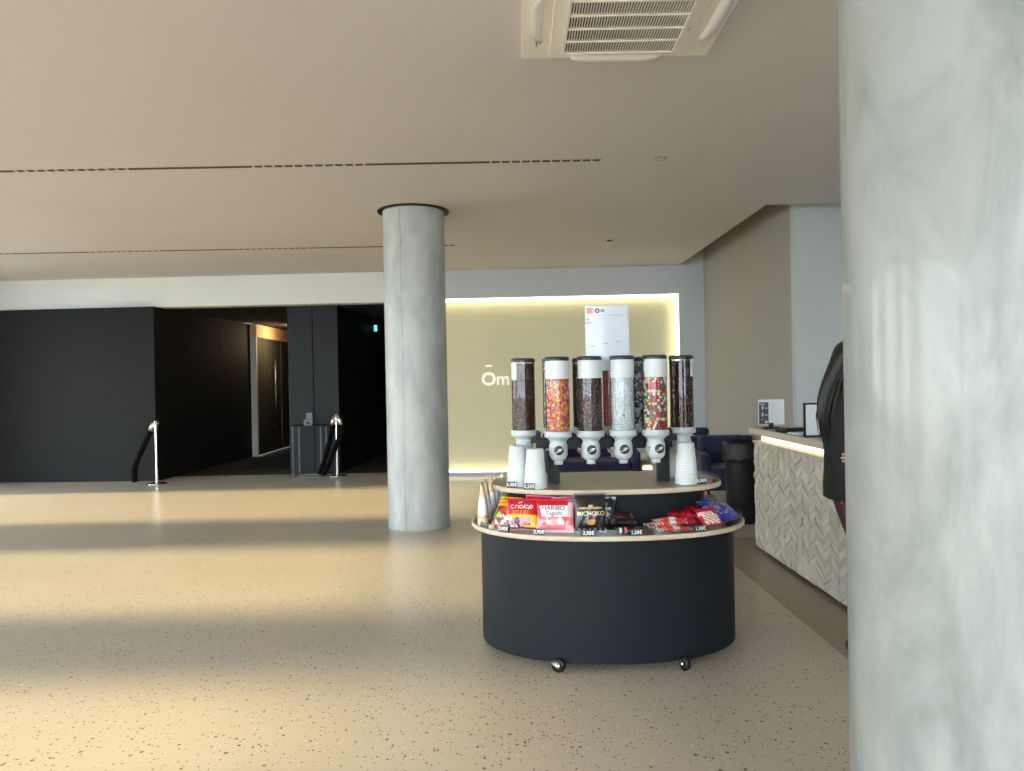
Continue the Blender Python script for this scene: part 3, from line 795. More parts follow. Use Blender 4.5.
for sx, y in ((-0.338, -0.520), (0.335, -0.520), (-0.40, 0.36), (0.40, 0.36)):
    cs = link('caster', None, kk, (sx, y, 0), (0, 0, R(-25) if sx < 0 else R(-62)))
    MB().lathe([(0, -0.013), (0.022, -0.013), (0.037, -0.010), (0.037, 0.010), (0.022, 0.013), (0, 0.013)], 28, M=Matrix.Translation((0.014, 0, 0.037)) @ Matrix.Rotation(PI/2, 4, 'X')).build('wheel', 'black_plastic', cs)
    mb = MB()
    for s in (-1, 1):
        mb.add([(-0.030, s*0.016, 0.054), (0.022, s*0.016, 0.054), (0.030, s*0.016, 0.036), (0.014, s*0.016, 0.022), (0.000, s*0.016, 0.034),
                (-0.030, s*0.019, 0.054), (0.022, s*0.019, 0.054), (0.030, s*0.019, 0.036), (0.014, s*0.019, 0.022), (0.000, s*0.019, 0.034)],
               [(0, 1, 2, 3, 4), (9, 8, 7, 6, 5)] + [(i, 5+i, 5+(i+1) % 5, (i+1) % 5) for i in range(5)])
        mb.lathe([(0, 0), (0.014, 0), (0.012, 0.005), (0, 0.006)], 14, M=Matrix.Translation((0.014, s*0.019, 0.037)) @ Matrix.Rotation(-s*PI/2, 4, 'X'))
    mb.box(-0.030, 0.024, -0.019, 0.019, 0.052, 0.056)
    mb.build('fork', 'chrome', cs)

# dispenser stand
DX = 0.535
st = thing('dispenser_stand', 'black two-post stand carrying the sweet dispensers on the upper tray', 'stand', (DX, 4.50, T2))
for sx in (-0.298, 0.35):
    MB().box(sx-0.034, sx+0.034, -0.034, 0.034, 0.0, 0.20, bev=0.003).build('post', 'black_metal', st)
MB().box(-0.40, 0.40, -0.045, 0.045, 0.195, 0.265, bev=0.004).build('crossbar', 'black_metal', st)
for i in range(4):
    x = (i-1.5)*0.185
    for s in (-1, 1):
        MB().box(x-0.05, x+0.05, s*0.075-0.035, s*0.075+0.035, 0.235, 0.275, bev=0.003).build('bracket', 'black_metal', st)
for s in (-1, 1):
    MB().box(s*0.40-0.03, s*0.40+0.03, -0.04, 0.04, 0.235, 0.30, bev=0.003).build('bracket', 'black_metal', st)

DZ = 1.07
def curved_patch(r, a0, a1, z0, z1, n=24):
    vs = []; fs = []
    for i in range(n+1):
        t = a0+(a1-a0)*i/n
        vs += [(r*math.cos(t), r*math.sin(t), z0), (r*math.cos(t), r*math.sin(t), z1)]
    for i in range(n): fs.append((2*i, 2*i+2, 2*i+3, 2*i+1))
    return MB().add(vs, fs, 0, True)
def make_dispenser(half):
    o = thing('sweet_dispenser', '', 'dispenser', (0, 0, 0))
    MB().lathe([(0.020, 0.0), (0.025, 0.0), (0.026, 0.03), (0.021, 0.03)], 28, close=True).build('spout', 'white_plastic', o)
    MB().lathe([(0.024, 0.022), (0.036, 0.026), (0.047, 0.040), (0.053, 0.055), (0.053, 0.105), (0.047, 0.122), (0.046, 0.132), (0.056, 0.146), (0.072, 0.156)], 36).build('body', 'white_plastic', o)
    MB().lathe([(0.066, 0.154), (0.076, 0.156), (0.078, 0.160), (0.078, 0.186), (0.076, 0.190), (0.067, 0.190)], 40, close=True).build('collar', 'white_plastic', o)
    MB().lathe([(0.0685, 0.188), (0.0685, 0.602)], 48).build('clear_tube', 'acrylic', o)
    MB().lathe([(0.0700, 0.590), (0.0712, 0.592), (0.0712, 0.606), (0.066, 0.612), (0.0, 0.614)], 40).build('lid', 'lid_grey', o)
    lg = MB().lathe([(0.027, 0.0), (0.027, 0.024), (0.0255, 0.0255), (0, 0.0255)], 30, M=Matrix.Translation((0, -0.031, 0.083)) @ Matrix.Rotation(PI/2, 4, 'X')).build('logo_disc', 'sign_black', o)
    mk = MB()
    def stroke(pts, w):
        mk.tube([(x, -0.0568, z+0.083) for x, z in pts], w, 6)
    stroke([(-0.021, -0.010), (-0.012, -0.011), (-0.006, -0.006), (0.000, 0.006), (0.004, 0.010)], 0.0018)
    stroke([(-0.003, -0.008), (0.004, 0.000), (0.007, 0.008), (0.012, 0.010)], 0.0018)
    stroke([(0.004, -0.008), (0.010, -0.001), (0.013, 0.006), (0.020, 0.008)], 0.0018)
    stroke([(-0.008, 0.002), (0.006, 0.003), (0.018, 0.003)], 0.0014)
    mk.build('logo_mark', 'sign_white', lg)
    MB().tube([(-0.045, -0.02, 0.088), (-0.066, -0.024, 0.088)], 0.005, 10).tube([(-0.066, -0.024, 0.088), (-0.074, -0.025, 0.086)], [0.009, 0.007], 10).build('turn_knob', 'grey_plastic', o)
    MB().box(-0.03, 0.03, 0.045, 0.085, 0.13, 0.185, bev=0.003).build('clamp', 'black_metal', o)
    curved_patch(0.0694, -PI/2-R(half), -PI/2+R(half), 0.487, 0.589).build('label_sheet', 'paper_white', o)
    return o
front = make_dispenser(78)
side = make_dispenser(55)

def candy_mesh(cols, weights, size, ztop, squash=(1, 1, 1), seed=0, core='sweet_choc_dark'):
    """sweets packed against the wall of the tube, with a solid core of sweets behind them"""
    rnd = random.Random(seed)
    bm = bmesh.new(); bmesh.ops.create_icosphere(bm, subdivisions=2, radius=1.0)
    bv = [v.co.copy() for v in bm.verts]; bf = [[v.index for v in f.verts] for f in bm.faces]; bm.free()
    mb = MB()
    z = 0.196; row = 0
    pitch = size*1.95
    while z < ztop:
        rr = 0.0672 - size
        n = int(2*PI*rr/pitch)
        for i in range(n):
            t = 2*PI*(i + 0.5*(row % 2) + rnd.uniform(-.18, .18))/n
            r = rr - rnd.uniform(0, size*0.35)
            M = Matrix.Translation((r*math.cos(t), r*math.sin(t), z+rnd.uniform(-.25, .25)*size)) @ Euler((rnd.uniform(0, 6), rnd.uniform(0, 6), rnd.uniform(0, 6))).to_matrix().to_4x4() @ Matrix.Diagonal((size*squash[0], size*squash[1], size*squash[2], 1))
            mb.add(bv, bf, rnd.choices(range(len(cols)), weights)[0], True, M)
        z += pitch*0.86; row += 1
    # top layer and core
    core_i = len(cols)
    mb.lathe([(0, 0.19), (0.0672-size*1.6, 0.19), (0.0672-size*1.6, ztop-size*0.4), (0, ztop-size*0.2)], 24, core_i)
    me = mb.mesh('candy_fill', ['sweet_'+c for c in cols]+[core])
    return me
ROW = [(i-1.5)*0.185+DX for i in range(4)]
spec = [
 # (kind, x, y, rz, dispenser label, fill label, colours, weights, size, ztop, squash)
 ('s', DX-0.468, 4.50, R(-90), 'leftmost sweet dispenser turned sideways, filled with brown chocolate balls', 'brown chocolate balls in the leftmost dispenser tube', ['choc', 'choc_light', 'choc_dark'], [6, 2, 3], 0.0078, 0.58, (1, 1, 1)),
 ('f', ROW[0], 4.33, 0, 'front sweet dispenser filled with orange, pink and yellow sweets', 'orange, pink and yellow sweets in a front dispenser tube', ['c_orange', 'c_pink', 'c_yellow', 'c_purple', 'c_red'], [5, 4, 4, 2, 2], 0.0085, 0.50, (1, .8, .8)),
 ('f', ROW[1], 4.33, 0, 'front sweet dispenser filled with dark mauve-brown sweets', 'dark mauve-brown sweets in a front dispenser tube', ['choc', 'c_mauve', 'c_black'], [5, 4, 5], 0.0075, 0.50, (1, 1, 1)),
 ('f', ROW[2], 4.33, 0, 'front sweet dispenser filled with white and pale sweets', 'white and pale grey sweets in a front dispenser tube', ['c_white', 'c_pale', 'c_grey'], [8, 4, 0.3], 0.0078, 0.50, (1, .9, .8)),
 ('f', ROW[3], 4.33, R(14), 'front sweet dispenser filled with red, green and cream sweets', 'red, green and cream sweets in a front dispenser tube', ['c_red', 'c_green', 'c_cream', 'c_white', 'c_yellow'], [4, 4, 3, 2, 1], 0.0105, 0.57, (1, .8, .7)),
 ('s', DX+0.468, 4.50, R(90), 'rightmost sweet dispenser turned sideways, filled with dark chocolate balls', 'dark chocolate balls in the rightmost dispenser tube', ['choc', 'choc_dark', 'choc_light'], [5, 5, 1], 0.0078, 0.58, (1, 1, 1)),
 ('f', ROW[0], 4.68, PI, 'rear sweet dispenser with green and red sweets behind the orange-sweets tube', 'green and red sweets in a rear dispenser tube', ['c_green', 'c_red', 'c_cream', 'c_grey'], [5, 2, 2, 2], 0.0105, 0.57, (1, .8, .7)),
 ('f', ROW[1], 4.68, PI, 'rear sweet dispenser with dark balls behind the mauve-sweets tube', 'near-black chocolate balls in a rear dispenser tube', ['choc_dark', 'choc', 'c_black'], [5, 3, 3], 0.0080, 0.58, (1, 1, 1)),
 ('f', ROW[2], 4.68, PI, 'rear sweet dispenser with rose-red sweets behind the white-sweets tube', 'rose-red sweets in a rear dispenser tube', ['c_rose', 'c_red', 'c_pink'], [7, 3, 1], 0.0075, 0.555, (1, 1, 1)),
 ('f', ROW[3], 4.68, PI, 'rear sweet dispenser with grey and white sweets behind the red-green-sweets tube', 'grey and white mottled sweets in a rear dispenser tube', ['c_grey', 'c_white', 'c_black'], [5, 4, 3], 0.0085, 0.57, (1, 1, .8)),
]
used = set()
for i, (k, x, y, rz, lab, flab, cols, wts, size, zt, sq) in enumerate(spec):
    proto = front if k == 'f' else side
    if k in used: o = dup(proto)
    else: o = proto; used.add(k)
    o.location = (x, y, DZ); o.rotation_euler = (0, 0, rz)
    tag(o, lab, 'dispenser', 'sweet dispensers on the kiosk')
    cf = link('candy_fill', candy_mesh(cols, wts, size, zt, sq, i, 'sweet_'+cols[0]), None, (x, y, DZ), (0, 0, rz))
    tag(cf, flab, 'sweets', kind='stuff')

# notice on a stalk between the dispensers
po = thing('notice_board', 'white printed notice in a clear holder standing above the dispensers', 'notice', (0.566, 4.50, T2+0.252))
MB().box(-0.012, 0.012, -0.004, 0.004, 0, 0.42).build('stalk', 'acrylic', po)
MB().box(-0.126, 0.126, -0.012, -0.0085, 0.405, 0.785).build('sheet', 'poster_white', po)
for a in ((-0.130, -0.126, 0.401, 0.789), (0.126, 0.130, 0.401, 0.789)): MB().box(a[0], a[1], -0.014, -0.007, a[2], a[3]).build('holder_edge', 'white_plastic', po)
for a in ((0.785, 0.789), (0.401, 0.405)): MB().box(-0.126, 0.126, -0.014, -0.007, a[0], a[1]).build('holder_edge', 'white_plastic', po)
def flat(mbx, x0, x1, z0, z1, y=-0.0132): mbx.box(x0, x1, y, -0.0121, z0, z1)
pr = MB(); rnp = random.Random(5)
flat(pr, -0.075, 0.05, 0.724, 0.731); flat(pr, 0.055, 0.10, 0.722, 0.733)
flat(pr, -0.055, 0.045, 0.708, 0.711)
for i, (a, b) in enumerate(((-0.005, 0.012), (-0.08, 0.06), (-0.02, 0.055), (-0.075, 0.09), (-0.01, 0.085), (-0.02, 0.095), (-0.02, 0.10))):
    flat(pr, a, b, 0.69-i*0.0145, 0.6925-i*0.0145)
for cx, zt_ in ((-0.085, 0.545), (-0.01, 0.56), (0.065, 0.57)):
    for k in range(4): flat(pr, cx-0.014+0.004*rnp.random(), cx+0.014-0.006*rnp.random(), zt_-0.012-k*0.011, zt_-0.010-k*0.011)
pr.build('print_lines', 'print_pale', po)['kind'] = 'stuff'
pr = MB()
for cx, zt_ in ((-0.085, 0.545), (-0.01, 0.56), (0.065, 0.57)): flat(pr, cx-0.014, cx+0.015, zt_, zt_+0.006)
pr.build('print_headings', 'print_grey', po)
pr = MB()
flat(pr, -0.118, -0.08, 0.738, 0.776)
for dx, dz, r_ in ((0.002, 0.045, .007), (0.012, 0.028, .006), (-0.006, 0.024, .006)):
    pr.lathe([(0, 0), (r_, 0), (r_, 0.0015), (0, 0.0015)], 12, M=Matrix.Translation((-0.112+dx, -0.0121, 0.66+dz)) @ Matrix.Rotation(PI/2, 4, 'X'))
flat(pr, -0.075, 0.1, 0.7805, 0.7825); flat(pr, 0.118, 0.1205, 0.42, 0.775)
pr.build('print_flowers', 'print_pink', po)
pr = MB()
for cx, r_ in ((-0.055, 0.014), (-0.024, 0.010)):
    pr.lathe([(r_*0.45, 0), (r_, 0), (r_, 0.0015), (r_*0.45, 0.0015)], 18, M=Matrix.Translation((cx, -0.0121, 0.756-0.05*0.0)) @ Matrix.Rotation(PI/2, 4, 'X'), close=True)
pr.build('print_rings', 'print_mauve', po)

# paper cups: nested upside down, small ones on top
def cup_mesh(r):
    h = 0.085
    return MB().lathe([(r, 0.0), (r+0.0010, 0.002), (r+0.0010, 0.005), (r-0.0004, 0.0065), (r*0.86, h), (r*0.83, h+0.001), (0, h-0.001)], 36).mesh('paper_cup', 'cup_white')
CUPS = [cup_mesh(0.0650 - 0.00090*i) for i in range(15)]
def cup_stack(x, y, n, label, group, start=0, step=0.0112):
    for i in range(n):
        o = link('paper_cup', CUPS[min(start+i, 14)], None, (x, y, T2+0.0005+i*step))
        tag(o, ('topmost ' if i == n-1 else 'lowest ' if i == 0 else '') + label, 'paper cup', group)
cup_stack(0.022, 4.36, 14, 'white paper cup in the leftmost upturned stack on the upper tray', 'leftmost stack of cups', 1)
cup_stack(0.122, 4.27, 13, 'white paper cup in the upturned stack beside the left stand post', 'second stack of cups', 0)
cup_stack(0.985, 4.33, 14, 'white paper cup in the upturned stack at the right of the upper tray', 'right stack of cups', 0)
cup_stack(0.945, 4.66, 15, 'white paper cup in the upturned stack behind the right stand post', 'rear right stack of cups', 4)

# price cards
def price(txt, x, y, z, rz, label, tilt=12, w=0.062, h=0.036):
    o = thing('price_card', label, 'price card', (x, y, z), rz)
    M = Matrix.Rotation(R(-tilt), 4, 'X')
    MB().box(-w/2, w/2, -0.0015, 0.0015, 0, h, M=M).build('card', 'sign_black', o)
    t = put_text(txt, h*0.72, 'sign_white', o, M @ Vector((0, -0.0025, h*0.52)), (PI/2-R(tilt), 0, 0), 0.0, 'price_text', 0.0004)
    return o
price('6,50€', -0.012, 4.275, T2, R(-20), 'price card reading 6,50€ before the leftmost cup stack')
c = price('3,50€', 0.085, 4.195, T2, R(-10), 'price card reading 3,50€ before the second cup stack')
MB().box(-0.022, 0.022, -0.0032, -0.0022, 0.004, 0.007).build('small_print', 'grey_plastic', c)
price('4,50€', 1.065, 4.30, T2, R(14), 'price card reading 4,50€ before the right cup stack')
def edge_y(x, a=0.80, b=0.60):
    q = min(1, abs(x-KX)/a); return KY - b*(1-q**E)**(1/E)
for txt, x, rz, lab in (('3,90€', -0.062, -34, 'price card reading 3,90€ before the red and yellow sweet bag'), ('2,90€', 0.128, -16, 'price card reading 2,90€ before the pink sweet bag'), ('2,50€', 0.385, -6, 'price card reading 2,50€ before the black bag'),
                        ('1,20€', 0.635, 4, 'price card reading 1,20€ before the black chocolate bars'), ('1,30€', 0.985, 16, 'price card reading 1,30€ before the red pouches')):
    price(txt, x, edge_y(x)+0.004, T1, R(rz), lab, 10, 0.058 if 'black bag' not in lab else 0.09, 0.035)

# ------------------------------------------------------------------ bags, pouches and bars on the lower tray
def bulge(u, v, t, wr, seed):
    base = max(0.0, 1-abs(u)**3.2)**0.7 * max(0.0, math.sin(PI*min(max((v-0.07)/0.86, 0), 1)))**0.55
    w = math.sin(u*7+seed)*math.sin(v*9+seed*1.7)*0.5 + math.sin(u*13-v*11+seed*2.3)*0.5
    crease = math.sin(u*26+seed)*(abs(v-0.5)*2)**3*0.35
    return 0.0015 + t/2*base*(1+wr*w) + wr*t*0.12*crease*(1 if base > 0.02 else 0.4)
def bag(name, label, cat, w, h, t, design, loc, rot, group=None, seed=1.0, wr=0.10, texts=(), nu=40, nv=38, flip=False):
    """a filled foil bag: front and back sheets welded at the rim, crimped at both ends; prints come from the material of each patch"""
    mats = []; mb = MB()
    vs = []; fs = []
    def P(u, v, s):
        zz = (v-0.0)*h
        edge = 1 - 0.05*math.sin(PI*v)
        crimp = 0.002*math.sin(u*60) if (v < 0.07 or v > 0.93) else 0
        return (u*w/2*edge, s*bulge(u, v, t, wr, seed) + crimp, zz)
    for s in (-1, 1):
        vs_ = []; 
        for j in range(nv+1):
            for i in range(nu+1):
                vs_.append(P(-1+2*i/nu, j/nv, s))
        for j in range(nv):
            for i in range(nu):
                m = design(-1+2*(i+.5)/nu * 1.0, (j+.5)/nv)
                if m not in mats: mats.append(m)
                a = j*(nu+1)+i
                mb.add([vs_[a], vs_[a+1], vs_[a+nu+2], vs_[a+nu+1]], [(0, 1, 2, 3)], mats.index(m), True)
    me = mb.mesh(name, mats)
    bm = bmesh.new(); bm.from_mesh(me); bmesh.ops.remove_doubles(bm, verts=bm.verts, dist=0.0002); bmesh.ops.recalc_face_normals(bm, faces=bm.faces); bm.to_mesh(me); bm.free()
    o = link(name, me, None, loc, rot)
    tag(o, label, cat, group)
    for (txt, size, m, u0, v0, bold) in texts:
        tme = text_mesh(txt, size, 0.0, 'CENTER', bold)
        bm = bmesh.new(); bm.from_mesh(tme)
        bmesh.ops.subdivide_edges(bm, edges=[e for e in bm.edges if e.calc_length() > 0.006], cuts=2)
        bmesh.ops.triangulate(bm, faces=bm.faces)
        for v in bm.verts:
            x = v.co.x + u0*w/2; z = v.co.y + v0*h
            v.co = Vector((x, -bulge(max(-1, min(1, x/(w/2))), z/h, t, wr, seed)-0.0022, z))
        bm.to_mesh(tme); bm.free()
        tme.materials.clear(); tme.materials.append(MATS[m])
        link('lettering', tme, o)
    return o
def conf(seed, cols, n=70):
    r = random.Random(seed*31+5)
    pts = [(r.uniform(-1.05, 1.05), r.uniform(-0.02, 1.02), r.choice(cols)) for _ in range(n)]
    def f(u, v):
        return 'foil_' + min(pts, key=lambda p: (p[0]-u)**2 + ((p[1]-v)*2)**2)[2]
    return f
LB = 'bags of sweets on the lower tray'
# red and yellow bag with a white scrawled name
cf1 = conf(1, ['grey', 'black', 'darkbrown', 'white', 'teal', 'pink'])
def d_red(u, v):
    if v < 0.10: return 'foil_deepred'
    if v < 0.40: return 'foil_yellow' if u > 0.62 or (v < .16 and u > .2) else cf1(u, v)
    if v < 0.47: return 'foil_yellow'
    if v < 0.60 and -0.6 < u < 0.45: return 'foil_orange' if int((u+1)*14) % 3 else 'foil_red'
    return 'foil_red'
b1 = bag('sweet_bag', 'red sweet bag with white writing and yellow band over printed sweets', 'bag', 0.185, 0.180, 0.06, d_red, (0.035, 4.125, T1+0.004), (R(-22), 0, R(-14)), LB, 1.3)
wr_ = MB()
def ring(cx, cz, r, a0=0, a1=360, n=12):
    return [(cx+r*math.cos(R(a0+(a1-a0)*i/n)), cz+r*1.15*math.sin(R(a0+(a1-a0)*i/n))) for i in range(n+1)]
for pth in (ring(-0.052, 0.145, 0.010, 50, 310), [(-0.036, 0.135), (-0.033, 0.153), (-0.024, 0.155)], [(-0.019, 0.135), (-0.016, 0.155)], ring(-0.002, 0.145, 0.009, 0, 350), [(0.012, 0.134), (0.016, 0.165)], ring(0.027, 0.146, 0.009, 20, 330), [(0.040, 0.128), (0.044, 0.156)], ring(0.052, 0.147, 0.008, 0, 350), [(-0.02, 0.170), (0.0, 0.178)]):
    wr_.tube([(x, -bulge(x/0.0925, z/0.180, 0.06, 0.10, 1.3)-0.0025, z) for x, z in [(px_, pz_*0.88) for px_, pz_ in pth]], 0.0022, 6)
wr_.build('lettering', 'foil_white', b1)
# yellow bag lying back on the far left
cf2 = conf(2, ['green', 'mint', 'yellow', 'hotpink', 'lilac', 'deepred', 'white', 'cream'])
def d_yel(u, v):
    if v < 0.08: return 'foil_orangered'
    if v < 0.46: return cf2(u, v)
    if v < 0.64: return conf(5, ['brown', 'orangered', 'grey'])(u, v)
    return 'foil_yellow' if int(v*14) % 2 else 'foil_orange'
bag('sweet_bag', 'yellow and orange sweet bag leaning back beside the kraft bags', 'bag', 0.15, 0.19, 0.055, d_yel, (-0.075, 4.235, T1+0.004), (R(-36), 0, R(-34)), LB, 2.1)
# pink bag with a white name panel
cf3 = conf(3, ['pink', 'palepink', 'pink', 'orangered', 'hotpink', 'pink'])
def d_pink(u, v):
    if v < 0.09: return 'foil_palepink'
    if v < 0.20: return 'foil_pink' if u < 0.55 else 'foil_palepink'
    if v < 0.46: return cf3(u, v)
    if v < 0.80 and -0.86 + (0.8-v)*0.4 < u < 0.72: return 'foil_white'
    if u > 0.72 and v > 0.4: return 'foil_palepink' if v < .9 else 'foil_lilac'
    return 'foil_red'
bag('sweet_bag', 'pink and red sweet bag with white panel reading HARIBO Tagada', 'bag', 0.205, 0.180, 0.06, d_pink, (0.215, 4.065, T1+0.004), (R(-20), 0, R(-8)), LB, 3.4,
    texts=(('HARIBO', 0.034, 'foil_deepred', -0.08, 0.705, 0.0002), ('Tagada', 0.032, 'foil_deepred', -0.05, 0.545, 0.0)))
# red tops of two bags behind
def d_backred(u, v): return 'foil_hotpink' if (v > 0.93 or (int((u+1)*5) % 3 == 0 and v > 0.8)) else 'foil_red'
bag('sweet_bag', 'red sweet bag standing behind the red and yellow bag', 'bag', 0.17, 0.176, 0.045, d_backred, (0.135, 4.215, T1+0.004), (R(-12), R(3), R(-10)), LB, 4.6)
bag('sweet_bag', 'red sweet bag standing behind the pink bag', 'bag', 0.16, 0.174, 0.04, d_backred, (0.290, 4.165, T1+0.004), (R(-10), R(-2), R(-4)), LB, 5.2)
# black bags
def d_mich(u, v):
    if (u/0.55)**2 + ((v-0.27)/0.11)**2 < 1: return 'foil_gold' if (u/0.3)**2 + ((v-0.28)/0.075)**2 < 1 else 'foil_darkbrown'
    if 0.60 < v < 0.645 and abs(u) < 0.75: return 'foil_gold'
    if 0.66 < v < 0.72 and abs(u) < 0.13: return 'foil_silver'
    if v < 0.12: return 'foil_grey' if int((u+1)*6) % 2 else 'foil_black'
    return 'foil_black'
bag('sweet_bag', 'black sweet bag with cream MICHOKO lettering and printed caramel', 'bag', 0.172, 0.208, 0.055, d_mich, (0.405, 4.035, T1+0.004), (R(-9), 0, R(2)), LB, 6.1,
    texts=(('MICHOKO', 0.031, 'foil_cream', 0.0, 0.49, 0.0003),))
cf4 = conf(9, ['black', 'black', 'black', 'black', 'grey', 'black', 'silver'])
def d_blk(u, v): return 'foil_silver' if (0.6 < v < 0.68 and 0.0 < u < 0.6) else cf4(u, v)
bag('sweet_bag', 'black bag with silver print standing behind the MICHOKO bag', 'bag', 0.17, 0.178, 0.045, d_blk, (0.47, 4.115, T1+0.004), (R(-8), R(3), R(8)), LB, 7.7)

# kraft paper bags in a row along the left rim
def kraft_mesh(seed):
    rnd = random.Random(seed)
    mb = MB(); H = 0.235; rows = 12; n = 16; vs = []; fs = []
    for j in range(rows+1):
        v = j/rows
        hx = 0.031*(1-v**2.0*0.86); hy = 0.052*(1-0.30*v)
        for i in range(n):
            t = 2*PI*i/n
            c, s = math.cos(t), math.sin(t)
            vs.append((hx*math.copysign(abs(c)**.6, c)+rnd.uniform(-.0015, .0015), hy*math.copysign(abs(s)**.6, s)+rnd.uniform(-.0015, .0015)+0.004*v*math.sin(v*6+seed), v*H + (0.012*math.sin(t*2+seed) if j == rows else 0)))
    for j in range(rows):
        v = (j+.5)/rows
        for i in range(n):
            k = 0
            if 0.28 < v < 0.66: k = 1
            elif 0.06 < v < 0.30: k = 2 if (i*7+j*3+seed) % 7 < 1 else (3 if (i+j) % 3 == 0 else 0)
            mb.add([vs[j*n+i], vs[j*n+(i+1) % n], vs[(j+1)*n+(i+1) % n], vs[(j+1)*n+i]], [(0, 1, 2, 3)], k, True)
    mb.add(vs[:n], [tuple(range(n-1, -1, -1))])
    me = mb.mesh('kraft_bag', ['kraft', 'foil_white', 'foil_gold', 'foil_cream'])
    bm = bmesh.new(); bm.from_mesh(me); bmesh.ops.remove_doubles(bm, verts=bm.verts, dist=0.0001); bmesh.ops.recalc_face_normals(bm, faces=bm.faces); bm.to_mesh(me); bm.free()
    return me
kl = ['nearest kraft bag with white label at the left rim', 'second nearest kraft bag with white label at the left rim', 'third kraft bag with white label along the left rim', 'fourth kraft bag with white label, half behind the upper tray', 'farthest kraft bag with white label, behind the upper tray rim']
for i, (x, y) in enumerate(((-0.178, 4.36), (-0.160, 4.475), (-0.135, 4.59), (-0.105, 4.705), (-0.075, 4.82))):
    o = link('kraft_bag', kraft_mesh(i+1), None, (x, y, T1+0.0005), (0, R(random.uniform(-2, 2)), R(-8+5*i)))
    tag(o, kl[i], 'paper bag', 'kraft bags along the left rim')

# flat bars and pouches
def bar(label, L, W, T, design, x, y, z, rz, group, seed, tilt=0, texts=(), roll=0, cat='chocolate bar', name='chocolate_bar'):
    # built upright, crimped ends left and right; laid on its back
    o = bag(name, label, cat, W, L, T, design, (0, 0, 0), None, group, seed, 0.06, texts, 18, 40)
    # local z is the long axis, -y the printed face -> face up, long axis along x
    Mx = Matrix(((0, 0, 1, -L/2), (1, 0, 0, 0), (0, -1, 0, 0), (0, 0, 0, 1)))
    o.matrix_world = Matrix.Translation((x, y, z)) @ Matrix.Rotation(R(rz), 4, 'Z') @ Matrix.Rotation(R(tilt), 4, 'X') @ Matrix.Rotation(R(roll), 4, 'Y') @ Mx
    return o
def d_mars(u, v):
    if v < 0.07 or v > 0.93: return 'foil_grey'
    if abs(u) < 0.4 and 0.22 < v < 0.78 and (v*9) % 1 > 0.25: return 'foil_deepred'
    if 0.80 < u < 0.90 and 0.1 < v < 0.9: return 'foil_gold'
    return 'foil_black'
def d_mars2(u, v):
    if v < 0.15: return 'foil_teal'
    if v < 0.24: return 'foil_white'
    if 0.34 < v < 0.46: return 'foil_pink'
    return 'foil_teal' if v > 0.8 else 'foil_black'
BG = 'chocolate bars on the lower tray'
bar('black chocolate bar with red print on top of the stack of bars', 0.135, 0.05, 0.026, d_mars, 0.575, 4.13, T1+0.074, 4, BG, 1.1, 18)
bar('black chocolate bar in the middle of the stack of bars', 0.135, 0.05, 0.026, d_mars, 0.590, 4.11, T1+0.043, -6, BG, 2.2, 6)
bar('black chocolate bar at the bottom of the stack of bars', 0.135, 0.05, 0.026, d_mars, 0.60, 4.12, T1+0.015, 3, BG, 3.3)
bar('black and teal chocolate bar lying at the front edge before the stack', 0.13, 0.048, 0.026, d_mars2, 0.60, 4.035, T1+0.015, 2, BG, 4.4, 20)
def d_kin(u, v):
    if v < 0.06 or v > 0.94: return 'foil_white'
    if 0.46 < v < 0.64: return 'foil_white' if abs(u) < .9 else 'foil_silver'
    if v < 0.25 and int((v*30+u*4)) % 3 == 0: return 'foil_white'
    return 'foil_orangered' if u < 0.4 else 'foil_red'
KG = 'orange-red and white bars on the lower tray'
kd = [('orange-red and white bar lying nearest the tray edge', 0.850, 4.050, T1+0.014, 9, 8), ('orange-red and white bar lying behind the nearest one', 0.815, 4.110, T1+0.015, 5, 0), ('orange-red and white bar on top of the pile of bars', 0.835, 4.085, T1+0.041, 12, 6), ('orange-red and white bar at the back of the pile of bars', 0.80, 4.165, T1+0.018, -4, 0), ('orange-red and white bar on top at the back of the pile', 0.845, 4.150, T1+0.046, 16, 4)]
for i, (lab, x, y, z, rz, tl) in enumerate(kd): bar(lab, 0.185, 0.052, 0.025, d_kin, x, y, z, rz, KG, i+0.7, tl)
cf5 = conf(15, ['deepred', 'red', 'deepred', 'darkbrown', 'red'])
def d_malt(u, v): return 'foil_deepred' if v < .1 or v > .9 else cf5(u, v)
def d_malt2(u, v):
    if v < .08: return 'foil_hotpink'
    if v < .55 and abs(u) < .8: return 'foil_cream' if (u+v*3) % .5 > .12 else 'foil_brown'
    if v > .55 and v < .75 and u < .4: return 'foil_palepink'
    return 'foil_red'
def pouch(label, w, h, t, design, x, y, z, rot, group, seed):
    return bag('sweet_pouch', label, 'pouch', w, h, t, design, (x, y, z), tuple(R(a) for a in rot), group, seed, 0.12, (), 28, 26)
RG = 'dark red pouches on the lower tray'
for i, (lab, x, y, z, rot, ds) in enumerate((
    ('red pouch with cream printed biscuits, nearest the 1,30€ card', 1.085, 4.140, T1+0.014, (-48, 0, 24), d_malt2),
    ('dark red pouch standing at the left end of the red pile', 0.925, 4.205, T1+0.014, (-56, 0, 4), d_malt),
    ('dark red pouch in the middle of the red pile', 1.00, 4.155, T1+0.014, (-54, 4, 14), d_malt),
    ('dark red pouch at the back of the red pile', 0.955, 4.285, T1+0.030, (-60, 0, -8), d_malt),
    ('dark red pouch on top at the right of the red pile', 1.055, 4.235, T1+0.036, (-60, -4, 28), d_malt))):
    pouch(lab, 0.135, 0.115, 0.038, ds, x, y, z, rot, RG, i*1.3+0.4)
cf6 = conf(21, ['blue', 'blue', 'lilac', 'blue', 'silver', 'lilac'])
def d_blue(u, v): return 'foil_blue' if v < .35 or (u > 0.5 and v < .7) else cf6(u, v)
cf7 = conf(22, ['lilac', 'silver', 'blue', 'black', 'silver'])
